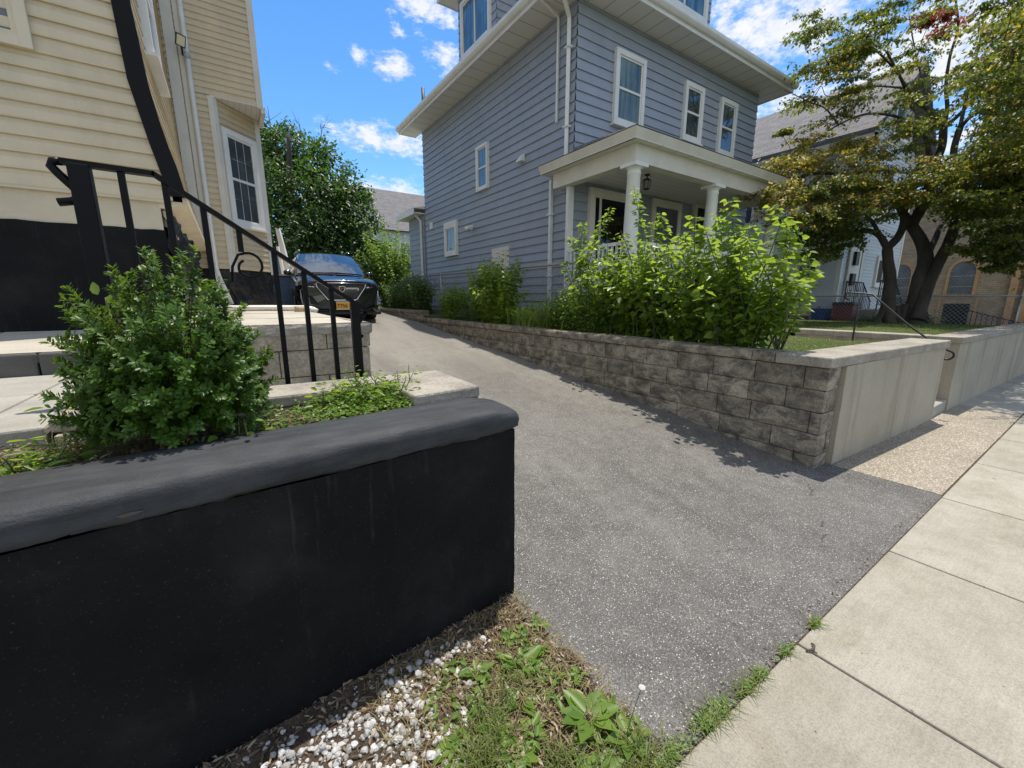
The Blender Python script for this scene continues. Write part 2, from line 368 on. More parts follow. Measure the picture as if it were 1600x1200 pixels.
    MAT['plastic'] = M('black_plastic', (.012, .012, .013), .5, .2, 8)
    MAT['lamp'] = M('clear_lens', (.35, .37, .40), .08, .1, 12, spec=.8)
    MAT['tyre'] = M('tyre_rubber', (.014, .014, .014), .8, .2, 8)
    MAT['alloy'] = M('alloy_rim', (.3, .3, .31), .3, .1, 8, metallic=.9)
    MAT['plate'] = M('orange_plate', (.75, .38, .03), .4, .05, 5)
    MAT['ink'] = M('dark_ink', (.012, .014, .03), .5, .05, 5)
    MAT['pvc'] = M('white_pvc', (.80, .77, .70), .45, .1, 6)
    MAT['bluebin'] = M('blue_plastic', (.02, .07, .25), .45, .1, 6)
    MAT['redbin'] = M('dull_red_plastic', (.24, .06, .05), .5, .15, 6)
    MAT['greybin'] = M('dark_grey_plastic', (.035, .035, .038), .5, .15, 6)
    MAT['plank'] = M('raw_wood', (.42, .32, .2), .8, .2, 12, .2, 60)
    MAT['ledglass'] = M('flood_panel', (.72, .70, .52), .3, .05, 8)
    # earth
    m, nt, b, out = newmat('mulch_soil'); g = NT(nt)
    c = g.ramp(g.noise(14, 7, .7), [(.25, (.035, .024, .016)), (.5, (.12, .085, .055)), (.75, (.26, .2, .13))])
    c = g.mix(1.0, c, g.ramp(g.noise(120, 4, .7), [(.3, (.45, .45, .45)), (.65, (1.25, 1.2, 1.1))]), 'MULTIPLY')
    g.l(c, b.inputs['Base Color']); b.inputs['Roughness'].default_value = .95
    g.l(g.bump(g.math('ADD', g.noise(35, 6, .7), g.noise(130, 3, .7)), 1.0, .02), b.inputs['Normal'])
    MAT['soil'] = m
    m, nt, b, out = newmat('lawn_turf'); g = NT(nt)
    c = g.ramp(g.noise(1.4, 6, .65), [(.3, (.055, .075, .02)), (.55, (.085, .115, .03)), (.75, (.16, .15, .06))])
    c = g.mix(1.0, c, g.ramp(g.noise(60, 5, .7), [(.3, (.4, .4, .4)), (.65, (1.3, 1.3, 1.2))]), 'MULTIPLY')
    g.l(c, b.inputs['Base Color']); b.inputs['Roughness'].default_value = .95
    g.l(g.bump(g.noise(80, 6, .7), 1.0, .03), b.inputs['Normal'])
    MAT['turf'] = m
    # white marble chips
    m, nt, b, out = newmat('marble_chip'); g = NT(nt)
    c = g.ramp(g.island(), [(0, (.25, .235, .21)), (.35, (.42, .41, .39)), (1, (.62, .61, .59))])
    c = g.mix(1.0, c, g.ramp(g.noise(60, 5, .7), [(.3, (.7, .69, .67)), (.6, (1.02, 1.02, 1.02))]), 'MULTIPLY')
    g.l(c, b.inputs['Base Color']); b.inputs['Roughness'].default_value = .7
    g.l(g.bump(g.noise(120, 4, .6), .4, .004), b.inputs['Normal'])
    MAT['chip'] = m
    m, nt, b, out = newmat('dry_litter'); g = NT(nt)
    g.l(g.ramp(g.island(), [(0, (.05, .035, .025)), (.4, (.13, .09, .06)), (.75, (.25, .185, .125)), (1, (.40, .32, .22))]), b.inputs['Base Color'])
    b.inputs['Roughness'].default_value = .9
    MAT['litter'] = m
    MAT['bark'] = M('maple_bark', (.062, .052, .042), .9, .4, 5, 1.0, 16, stretch=(1, 1, .3), bdist=.04)
    MAT['stem'] = M('green_stem', (.10, .12, .05), .7, .3, 10)
    MAT['twig'] = M('brown_twig', (.09, .07, .05), .85, .3, 10)
    MAT['leaf_bush'] = leaf_mat('bush_leaf', (.055, .118, .017), (.145, .22, .032), (.42, .57, .06), .38, .5)
    MAT['leaf_box'] = leaf_mat('boxwood_leaf', (.030, .078, .009), (.09, .175, .020), (.24, .38, .035), .42, .3, .35)
    MAT['leaf_weed'] = leaf_mat('weed_leaf', (.085, .17, .025), (.17, .26, .04), (.32, .48, .05), .42, .4)
    MAT['leaf_dark'] = leaf_mat('shrub_leaf', (.04, .085, .025), (.10, .155, .05), (.18, .30, .05), .5, .38)
    MAT['leaf_tree'] = leaf_mat('tree_leaf', (.018, .045, .012), (.055, .10, .02), (.12, .24, .03), .42, .35)
    MAT['leaf_maple'] = leaf_mat('maple_leaf', (.032, .068, .014), (.11, .14, .026), (.30, .36, .035), .45, .38)
    MAT['leaf_maple_gold'] = leaf_mat('gold_maple_leaf', (.22, .20, .032), (.44, .28, .055), (.75, .55, .08), .45, .42)
    MAT['leaf_maple_red'] = leaf_mat('red_maple_leaf', (.14, .035, .03), (.25, .05, .04), (.5, .1, .08), .4, .5)
    MAT['blade'] = leaf_mat('grass_blade', (.07, .12, .02), (.19, .20, .05), (.25, .35, .05), .5, .35)
    MAT['daylily'] = leaf_mat('daylily_blade', (.12, .20, .03), (.26, .32, .07), (.35, .50, .08), .45, .4)
    MAT['blade_dry'] = leaf_mat('dry_grass_blade', (.20, .17, .07), (.36, .28, .13), (.3, .25, .1), .7, .3)
    MAT['petal'] = M('white_flower', (.75, .74, .66), .7, .08, 40)
build_materials()

# ------------------------------------------------------------------ mesh helpers
BASE = {}
def link(name, me, mat, parent=None):
    o = bpy.data.objects.new(name, me); COL.objects.link(o)
    if mat is not None:
        if isinstance(mat, (list, tuple)):
            for x in mat: me.materials.append(x)
        else: me.materials.append(mat)
    if parent is not None:
        o.parent = parent
        base = Vector(BASE.get(parent.name, (0, 0, 0)))
        o.matrix_parent_inverse = Matrix.Translation(-base)
    return o
def thing(name, label, cat, loc=(0, 0, 0), group=None):
    o = bpy.data.objects.new(name, None); COL.objects.link(o); o.location = loc
    o.empty_display_size = .2
    BASE[o.name] = tuple(float(v) for v in loc); o['label'] = label; o['category'] = cat
    if group: o['group'] = group
    return o
def tag(o, label, cat, group=None, kind=None):
    o['label'] = label; o['category'] = cat
    if group: o['group'] = group
    if kind: o['kind'] = kind
    return o
def struct(o): o['kind'] = 'structure'; return o

class MB:
    def __init__(s): s.v = []; s.f = []; s.sm = []
    def face(s, pts, smooth=False):
        i = len(s.v); s.v += [tuple(map(float, p)) for p in pts]; s.f.append(tuple(range(i, i + len(pts)))); s.sm.append(smooth)
    def box(s, x0, x1, y0, y1, z0, z1):
        s.obox((0, 0, 0), (1, 0, 0), (0, 1, 0), (0, 0, 1), (x0, x1), (y0, y1), (z0, z1))
    def obox(s, o, u, v, w, a, b, c):
        o, u, v, w = (np.array(t, float) for t in (o, u, v, w))
        P = [o + u * a[i] + v * b[j] + w * c[k] for k in (0, 1) for j in (0, 1) for i in (0, 1)]
        n = len(s.v); s.v += [tuple(p) for p in P]
        for q in ((0, 2, 3, 1), (4, 5, 7, 6), (0, 1, 5, 4), (2, 6, 7, 3), (0, 4, 6, 2), (1, 3, 7, 5)):
            s.f.append(tuple(n + k for k in q)); s.sm.append(False)
    def prism(s, poly, d, flip=False):
        """poly: list of 3-D points (planar), extruded by vector d"""
        p = [np.array(t, float) for t in poly]; d = np.array(d, float); n = len(s.v); k = len(p)
        s.v += [tuple(t) for t in p] + [tuple(t + d) for t in p]
        s.f.append(tuple(range(n, n + k))); s.f.append(tuple(range(n + 2 * k - 1, n + k - 1, -1))); s.sm += [False, False]
        for i in range(k):
            j = (i + 1) % k; s.f.append((n + i, n + k + i, n + k + j, n + j)); s.sm.append(False)
    def tube(s, pts, r, sides=6, cap=True, smooth=True, closed=False):
        pts = [np.array(p, float) for p in pts]; m = len(pts)
        rs = [r] * m if isinstance(r, (int, float)) else list(r)
        n0 = len(s.v); ref = None
        for i in range(m):
            t = pts[min(i + 1, m - 1)] - pts[max(i - 1, 0)]
            if closed: t = pts[(i + 1) % m] - pts[i - 1]
            L = np.linalg.norm(t); t = t / L if L > 1e-9 else np.array([0, 0, 1.])
            if ref is None:
                ref = np.cross(t, [0, 0, 1.] if abs(t[2]) < .9 else [1., 0, 0])
            a = ref - t * (ref @ t); a /= max(np.linalg.norm(a), 1e-9); b = np.cross(t, a); ref = a
            for k in range(sides):
                th = 2 * math.pi * (k + .5) / sides
                s.v.append(tuple(pts[i] + rs[i] * (a * math.cos(th) + b * math.sin(th))))
        for i in range(m if closed else m - 1):
            for k in range(sides):
                a0 = n0 + i * sides; a1 = n0 + ((i + 1) % m) * sides
                s.f.append((a0 + k, a0 + (k + 1) % sides, a1 + (k + 1) % sides, a1 + k)); s.sm.append(smooth)
        if cap and not closed:
            s.f.append(tuple(n0 + sides - 1 - k for k in range(sides))); s.f.append(tuple(n0 + (m - 1) * sides + k for k in range(sides))); s.sm += [False, False]
    def lathe(s, prof, c, sides=24, axis=(0, 0, 1), smooth=True):
        ax = np.array(axis, float); ax /= np.linalg.norm(ax)
        a = np.cross(ax, [0, 0, 1.] if abs(ax[2]) < .9 else [1., 0, 0]); a /= np.linalg.norm(a); b = np.cross(ax, a)
        c = np.array(c, float); n0 = len(s.v)
        for r, h in prof:
            for k in range(sides):
                th = 2 * math.pi * k / sides; s.v.append(tuple(c + ax * h + r * (a * math.cos(th) + b * math.sin(th))))
        for i in range(len(prof) - 1):
            for k in range(sides):
                a0 = n0 + i * sides
                s.f.append((a0 + k, a0 + (k + 1) % sides, a0 + sides + (k + 1) % sides, a0 + sides + k)); s.sm.append(smooth)
    def grid(s, P, smooth=True):
        """P[i][j] 3-D points"""
        n0 = len(s.v); m = len(P); k = len(P[0])
        for row in P: s.v += [tuple(map(float, p)) for p in row]
        for i in range(m - 1):
            for j in range(k - 1):
                a = n0 + i * k + j; s.f.append((a, a + 1, a + k + 1, a + k)); s.sm.append(smooth)
    def build(s, name, mat, parent=None, uv=None, bevel=0):
        me = bpy.data.meshes.new(name); me.from_pydata(s.v, [], s.f); me.update()
        me.polygons.foreach_set('use_smooth', s.sm)
        if uv is not None:
            lay = me.uv_layers.new(name='UVMap'); idx = np.empty(len(me.loops), int); me.loops.foreach_get('vertex_index', idx)
            V = np.array(s.v); lay.data.foreach_set('uv', np.array([uv(V[i]) for i in idx], dtype=np.float32).ravel())
        o = link(name, me, mat, parent)
        if bevel:
            md = o.modifiers.new('edge', 'BEVEL'); md.width = bevel; md.segments = 2; md.limit_method = 'ANGLE'
        return o

def wob(p, sc=1.0):
    """cheap smooth value noise in about -1..1"""
    x, y, z = (float(t) * sc for t in p)
    return (math.sin(x * 3.1 + 1.7 * math.sin(y * 2.3 + z)) + math.sin(y * 4.3 + 2.1 * math.sin(z * 2.9 + x * 1.3)) + math.sin(z * 5.1 + 1.3 * math.sin(x * 3.7 - y))) / 3

# ---- leaves
def leaf_half(out):
    """out: outline (x, y) from base to tip, y >= 0 -> verts, faces of a folded leaf"""
    k = len(out); v = [(x, y) for x, y in out] + [(x, -y) for x, y in out[1:-1]]
    f = [list(range(k))[::-1], [0] + list(range(k, 2 * k - 2)) + [k - 1]]
    return np.array(v, float), f
T_OVATE = leaf_half([(0, 0), (.2, .22), (.5, .29), (.8, .15), (1, 0)])
T_HEART = leaf_half([(0, 0), (-.08, .2), (.12, .40), (.45, .37), (.78, .16), (1, 0)])
T_SMALL = leaf_half([(0, 0), (.35, .24), (.75, .2), (1, 0)])
T_BOX = leaf_half([(0, 0), (.3, .19), (.75, .18), (1, 0)])
T_LANCE = leaf_half([(0, 0), (.3, .13), (.65, .11), (1, 0)])
T_MAPLE = leaf_half([(0, 0), (-.05, .12), (.02, .48), (.22, .22), (.42, .55), (.5, .2), (.72, .26), (1, 0)])
T_SPIKY = leaf_half([(0, 0), (.0, .3), (.28, .16), (.5, .42), (.58, .14), (1, 0)])

def leaves(name, mat, P, D, N, S, tmpl=T_OVATE, fold=.25, curl=.15, parent=None):
    T, F = tmpl; P = np.asarray(P, float); D = np.asarray(D, float); N = np.asarray(N, float); S = np.asarray(S, float)
    D = D / np.maximum(np.linalg.norm(D, axis=1, keepdims=True), 1e-9)
    B = np.cross(N, D); B /= np.maximum(np.linalg.norm(B, axis=1, keepdims=True), 1e-9); N = np.cross(D, B)
    n, m = len(P), len(T)
    zz = fold * np.abs(T[:, 1]) - curl * T[:, 0] ** 2
    V = P[:, None, :] + S[:, None, None] * (T[None, :, 0, None] * D[:, None, :] + T[None, :, 1, None] * B[:, None, :] + zz[None, :, None] * N[:, None, :])
    fl = np.array([i for f in F for i in f]); cnt = np.array([len(f) for f in F])
    me = bpy.data.meshes.new(name)
    me.vertices.add(n * m); me.vertices.foreach_set('co', V.reshape(-1).astype(np.float32))
    L = len(fl); me.loops.add(n * L)
    me.loops.foreach_set('vertex_index', (fl[None, :] + (np.arange(n) * m)[:, None]).reshape(-1).astype(np.int32))
    me.polygons.add(n * len(cnt))
    starts = np.concatenate([[0], np.cumsum(cnt)[:-1]])
    me.polygons.foreach_set('loop_start', (starts[None, :] + (np.arange(n) * L)[:, None]).reshape(-1).astype(np.int32))
    me.update(calc_edges=True); me.validate()
    return link(name, me, mat, parent)

def unit(v):
    v = np.asarray(v, float); return v / max(np.linalg.norm(v), 1e-9)
def rdir(n):
    v = rng.normal(size=(n, 3)); return v / np.linalg.norm(v, axis=1, keepdims=True)

def catmull(pts, k=4):
    p = [np.array(t, float) for t in pts]; out = []
    for i in range(len(p) - 1):
        a = p[max(i - 1, 0)]; b = p[i]; c = p[i + 1]; d = p[min(i + 2, len(p) - 1)]
        for j in range(k):
            t = j / k
            out.append(.5 * ((2 * b) + (-a + c) * t + (2 * a - 5 * b + 4 * c - d) * t * t + (-a + 3 * b - 3 * c + d) * t ** 3))
    out.append(p[-1]); return out

# ---- siding: real overlapping courses on a vertical wall
def siding(mb, p0, p1, z0, z1, exp, n, lap=.014, dutch=False):
    """courses between plan points p0, p1 from z0 up to z1, outward normal n (2-D)"""
    a = np.array([p0[0], p0[1], 0.]); b = np.array([p1[0], p1[1], 0.]); n = np.array([n[0], n[1], 0.])
    z = z0
    while z < z1 - 1e-4:
        zt = min(z + exp, z1); up = np.array([0, 0, 1.])
        A0 = a + n * lap + up * z; B0 = b + n * lap + up * z; A1 = a + n * .001 + up * zt; B1 = b + n * .001 + up * zt
        if dutch:
            prof = [(0, lap), (.10, lap * 1.08), (.60, lap * .82), (.76, lap * .25), (1, .002)]
            for (f0, h0), (f1, h1) in zip(prof[:-1], prof[1:]):
                mb.face([a + n * h0 + up * (z + (zt - z) * f0), b + n * h0 + up * (z + (zt - z) * f0), b + n * h1 + up * (z + (zt - z) * f1), a + n * h1 + up * (z + (zt - z) * f1)])
        else: mb.face([A0, B0, B1, A1])
        mb.face([a + up * z - n * .004, b + up * z - n * .004, B0, A0])
        z = zt
def window(parent, o, u, w, h, n, frame=.1, proud=.075, glass='glass', trim='white', sash=True, munt=(0, 0), name='window', sill=True, vertical=False, top=None):
    """o lower-left outer corner, u wall direction, n outward: casing, sashes and glass"""
    o = np.array(o, float); u = np.array([u[0], u[1], 0.]); n = np.array([n[0], n[1], 0.]); z = np.array([0, 0, 1.])
    m = MB(); top = frame if top is None else top
    m.obox(o, u, z, n, (0, frame), (0, h), (-.02, proud)); m.obox(o, u, z, n, (w - frame, w), (0, h), (-.02, proud))
    m.obox(o, u, z, n, (frame, w - frame), (h - top, h), (-.02, proud + .004)); m.obox(o, u, z, n, (frame, w - frame), (0, frame), (-.02, proud + .002))
    if sill: m.obox(o, u, z, n, (-.03, w + .03), (-.035, -.001), (-.02, proud + .035))
    s = .035; a0, a1, b0, b1 = frame, w - frame, frame, h - top
    d0, d1 = -.02, proud - .022
    m.obox(o, u, z, n, (a0, a0 + s), (b0, b1), (d0, d1)); m.obox(o, u, z, n, (a1 - s, a1), (b0, b1), (d0, d1))
    m.obox(o, u, z, n, (a0 + s, a1 - s), (b0, b0 + s), (d0, d1)); m.obox(o, u, z, n, (a0 + s, a1 - s), (b1 - s, b1), (d0, d1))
    if sash:
        if vertical: mid = (a0 + a1) / 2; m.obox(o, u, z, n, (mid - .025, mid + .025), (b0 + s, b1 - s), (d0, d1 + .006))
        else: mid = (b0 + b1) / 2; m.obox(o, u, z, n, (a0 + s, a1 - s), (mid - .022, mid + .022), (d0, d1 + .006))
    for k in range(munt[0]):
        x = a0 + s + (a1 - a0 - 2 * s) * (k + 1) / (munt[0] + 1); m.obox(o, u, z, n, (x - .004, x + .004), (b0 + s, b1 - s), (d0, d1 - .015))
    for k in range(munt[1]):
        y = b0 + s + (b1 - b0 - 2 * s) * (k + 1) / (munt[1] + 1); m.obox(o, u, z, n, (a0 + s, a1 - s), (y - .004, y + .004), (d0, d1 - .016))
    f = m.build(name, MAT[trim], parent)
    g = MB(); g.obox(o, u, z, n, (a0 + .01, a1 - .01), (b0 + .01, b1 - .01), (-.015, proud - .038))
    p = g.build('pane', MAT[glass], None)
    p.parent = f; p.matrix_parent_inverse = Matrix.Identity(4)
    return f
def sub(o, parent):
    """make o (built in world coordinates) a sub-part of a part"""
    o.parent = parent; o.matrix_parent_inverse = Matrix.Identity(4); return o

# ================================================================== THE SETTING
DZ = [(-5, -.004), (.58, -.004), (1.0, -.002), (1.39, .0), (3.36, .229), (5.86, .446), (10.68, .885), (13.87, 1.074), (18, 1.15), (26, 1.2)]
def zd(y): return float(np.interp(y, [a for a, _ in DZ], [b for _, b in DZ]))
XL, XR = 1.05, 4.2                         # driveway edges
def setting():
    g = MB(); S = 700
    g.face([(-S, -S, -.10), (S, -S, -.10), (S, S, -.10), (-S, S, -.10)])
    struct(g.build('ground', MAT['turf']))
    # driveway
    ys = [.592] + list(np.arange(.7, 24.1, .3)); xs = np.linspace(XL - .10, XR + .27, 14)
    P = [[(x, y, zd(y) + .012 * wob((x, y, 0), .8) * min(1, max(0, (y - 1.4)))) for x in xs] for y in ys]
    d = MB(); d.grid(P)
    d2 = [[(x, y, zd(y)) for x in (4.46, 4.47)] for y in (.592, 1.3)]
    struct(d.build('driveway', MAT['asphalt']))
    # sidewalk slabs
    m = MB(); x = 1.926 - 1.24 * 8
    while x < 40:
        for (ya, yb) in ((-.90, .586),):
            m.box(x + .005, x + 1.24 - .005, ya, yb, -.10, .004)
        x += 1.24
    struct(m.build('sidewalk', MAT['sidewalk'], bevel=.008))
    m = MB(); m.box(4.475, 8.55, .598, 1.31, -.1, .0)
    struct(m.build('aggregate_strip', MAT['aggregate']))
    m = MB(); m.box(8.565, 10.2, .598, 1.26, -.1, .002); m.box(10.215, 12.2, .598, 1.2, -.1, .002); m.box(12.215, 20.0, .598, 1.2, -.1, .002)
    struct(m.build('pavement', MAT['walk'], bevel=.008))
    m = MB(); m.box(-40, 60, -2.3, -.905, -.1, -.01); struct(m.build('verge', MAT['turf']))
    m = MB(); m.box(-40, 60, -2.45, -2.305, -.3, 0.0); struct(m.build('kerb', MAT['walk']))
    m = MB(); m.box(-60, 80, -11, -2.455, -.3, -.095); struct(m.build('road', MAT['asphalt']))
    m = MB(); m.face([(-3, .575, -.006), (8.5, .575, -.006), (8.5, .612, -.0055), (-3, .612, -.0055)]); m.face([(4.45, .6, -.006), (4.49, .6, -.006), (4.49, 1.32, -.006), (4.45, 1.32, -.006)]); struct(m.build('joint_dirt', MAT['soil']))
    # planting bed before the black wall, slightly mounded
    P = []
    for i in range(46):
        x = -3.4 + i * .1; row = []
        for j in range(16):
            t = j / 15; xx = x; y = .59 + (1.56 - .59) * t
            edge = min(1, (1.08 - xx + (0.04 * wob((xx, y, 1), 6))) / .12) if xx > .9 else 1
            row.append((xx, y, -.012 + .035 * max(0, min(1, t * 4)) * max(0, edge) + .010 * wob((xx, y, 0), 7)))
        P.append(row)
    m = MB(); m.grid(P); struct(m.build('planting_bed', MAT['soil']))
    # soil in the planter behind the black wall
    P = [[(-2.4 + i * .1, 1.62 + j * .05, .985 + .018 * wob((i * .1, j * .05, 0), 8) - .03 * (j / 17)) for j in range(19)] for i in range(35)]
    m = MB(); m.grid(P); struct(m.build('planter_soil', MAT['soil']))
    # lawn terrace behind the block wall and lots to the right
    xs = list(np.arange(4.32, 15, .35)) + [16, 18, 21, 25, 40, 120]; ys = list(np.arange(1.45, 8, .3)) + [9, 11, 14, 18, 24, 40, 120]
    def zl(x, y):
        z = .935 + .02 * wob((x, y, 0), .9)
        if x > 14: z -= min(.42, (x - 14) * .04)
        if y > 10.6 and x < 6.5: z += min(.2, (y - 10.6) * .4)
        return z
    m = MB()
    for xa, xb, ya, yb in ((4.32, 7.268, 1.45, 3.45), (8.30, 120, 1.45, 3.45), (4.32, 120, 3.45, 120)):
        xx = [xa] + [x for x in xs if xa + .05 < x < xb - .05] + [xb]; yy = [ya] + [y for y in ys if ya + .05 < y < yb - .05] + [yb]
        m.grid([[(x, y, zl(x, y)) for x in xx] for y in yy])
    struct(m.build('lawn', MAT['turf']))
    # terrace around the beige house and the land behind
    m = MB(); m.box(-60, 1.0, 5.05, 24, -.1, 1.02)
    struct(m.build('yard', MAT['walk']))
    P = [[(x, y, 1.12 + .1 * wob((x, y, 0), .1)) for x in (-200, -60, -20, 0, 4, 8, 20, 60, 200)] for y in (23.9, 30, 50, 100, 300)]
    m = MB(); m.grid(P); struct(m.build('back_terrain', MAT['turf']))
setting()

# ------------------------------------------------------------------ black planter wall
def black_wall():
    t = thing('planter_wall', 'black painted concrete planter wall with thick rounded cap beside the sidewalk', 'wall', (0, 1.45, 0))
    ax = unit((1.051 + .195, 1.541 - 1.434, 0)); nrm = np.array([ax[1], -ax[0], 0])      # along, outward (towards street)
    o = np.array([1.051, 1.541, 0])
    L = 5.2
    # face: gently uneven rendered surface
    P = []
    for i in range(90):
        s = -L + L * i / 89; row = []
        for j in range(22):
            z = -.08 + .98 * j / 21; p = o + ax * s + np.array([0, 0, z])
            row.append(p + nrm * (.006 * wob(p, 2.2) + .003 * wob(p, 9)))
        P.append(row)
    m = MB(); m.grid(P)
    e = [o + np.array([0, 0, -.08]), o + np.array([0, 0, .9])]
    m.face([e[0], e[0] - nrm * .26, e[1] - nrm * .26, e[1]])
    b0 = o - ax * L - nrm * .26; b1 = o - nrm * .26
    m.face([b1 + (0, 0, -.08), b0 + (0, 0, -.08), b0 + (0, 0, .95), b1 + (0, 0, .95)])
    m.build('wall', MAT['black'], t)
    # cap: rounded lip with a hand-trowelled lower edge
    prof = [(-.004, .022), (.014, .014), (.021, .019), (.024, .035), (.024, .078), (.018, .100), (.002, .112), (-.02, .118), (-.06, .124), (-.12, .129), (-.2, .131), (-.262, .126), (-.275, .10), (-.277, .02)]
    P = []
    for i in range(150):
        s = -L + (L + .012) * i / 149; row = []
        fall = 1.0
        for k, (a, z) in enumerate(prof):
            p = o + ax * s + nrm * a + np.array([0, 0, .895 + z])
            w = wob((s * 1.0, k * .05, 0), 3.0); w2 = wob((s, k * .2, 3), 11)
            if k < 4: p = p + np.array([0, 0, .010 * w + .006 * w2 + .004 * wob((s, 1, k), 31)]) + nrm * (.005 * w2 + .003 * wob((s, 2, k), 27))
            else: p = p + nrm * (.004 * w + .0015 * w2) + np.array([0, 0, .0028 * w + .0012 * w2])
            if i > 145: p = p - ax * .0 + np.array([0, 0, -.003 * (i - 145) ** 1.5 * (1 if 3 < k < 12 else 0)]) - nrm * .0015 * (i - 145) * (1 if k < 8 else 0)
            row.append(p)
        P.append(row)
    m = MB(); m.grid(P); m.face([P[-1][k] for k in range(len(prof))][::-1])
    m.build('cap', MAT['blackcap'], t)
    # flaked paint showing pale masonry under the lip, and hairline cracks in the cap
    def onface(px, py, off):
        d = ray(px, py); q0 = o + nrm * off; return CPOS + d * ((q0 - CPOS) @ nrm) / (d @ nrm)
    for pts, off in (([(181, 808), (200, 802), (226, 798), (214, 803), (192, 810)], .027), ([(195, 813), (201, 809), (203, 813), (198, 816)], .008)):
        m = MB(); m.prism([onface(x, y, off) for x, y in pts], -nrm * .012); m.build('paint_chip', MAT['twig'], t)
black_wall()

# ------------------------------------------------------------------ coping slab round the planter
def curb():
    t = thing('coping_slab', 'worn pale concrete coping slab with a corner crack behind the black planter wall', 'coping', (.6, 2.2, 1.0))
    m = MB(); z0, z1 = 1.0, 1.062
    m.prism([(.66, 1.795, z0), (1.03, 1.83, z0), (1.035, 2.40, z0), (.66, 2.40, z0)], (0, 0, z1 - z0))
    m.prism([(-.62, 2.20, z0), (.652, 2.12, z0), (.652, 2.42, z0), (-.42, 2.46, z0), (-.62, 2.42, z0)], (0, 0, z1 - z0 - .003))
    m.build('slab', MAT['coping'], t, bevel=.012)
    m = MB(); m.box(.70, 1.025, 1.80, 2.40, -.1, 1.0 - .002); m.box(-.6, .70 - .002, 2.16, 2.42, .2, 1.0 - .004)
    m.build('wall', MAT['stained'], t)
curb()

# ------------------------------------------------------------------ walkway, stair, patio
def blockface(mb, p0, u, n, L, z0, courses, ch, bl, depth=.16, seed=0, rough=.008, zmin=None, off=0.0, gap=.009):
    """split-face blocks: each one its own bulging face"""
    r = random.Random(seed); p0 = np.array(p0, float); u = np.array(u, float); n = np.array(n, float); up = np.array([0, 0, 1.])
    for c in range(courses):
        x = -(bl * .5 if (c + int(off)) % 2 else 0.0)
        zb = z0 + c * ch
        while x < L - .02:
            bw = bl * r.choice((.8, 1.0, 1.0, 1.2)); a = max(0, x); b = min(L, x + bw); x += bw
            if b - a < .04: continue
            if zmin is not None and zb + ch < zmin(p0 + u * (a + b) / 2) - .02: continue
            nx = max(3, int((b - a) / .06)); nz = 4; P = []
            sh = r.uniform(-.005, .007)
            for j in range(nz + 1):
                row = []
                for i in range(nx + 1):
                    s = a + gap / 2 + (b - a - gap) * i / nx; z = zb + gap / 2 + (ch - gap) * j / nz
                    ed = min(i, nx - i, j, nz - j)
                    q = p0 + u * s + up * z
                    bul = (0 if ed == 0 else .009) + sh + (rough * wob(q * 1.0 + seed, 5.5) + .003 * wob(q, 17)) * (1 if ed else .35)
                    row.append(q + n * bul)
                P.append(row)
            k0 = len(mb.v); mb.grid(P, smooth=False)
            # returns into the wall so every block is a solid with a shadowed joint
            k = nx + 1; ring = [i for i in range(k)] + [j * k + nx for j in range(1, nz + 1)] + [nz * k + i for i in range(nx - 1, -1, -1)] + [j * k for j in range(nz - 1, 0, -1)]
            base = len(mb.v)
            for q in ring: mb.v.append(tuple(np.array(mb.v[k0 + q]) - n * .05))
            R_ = len(ring)
            for q in range(R_):
                mb.f.append((k0 + ring[q], base + q, base + (q + 1) % R_, k0 + ring[(q + 1) % R_])); mb.sm.append(False)
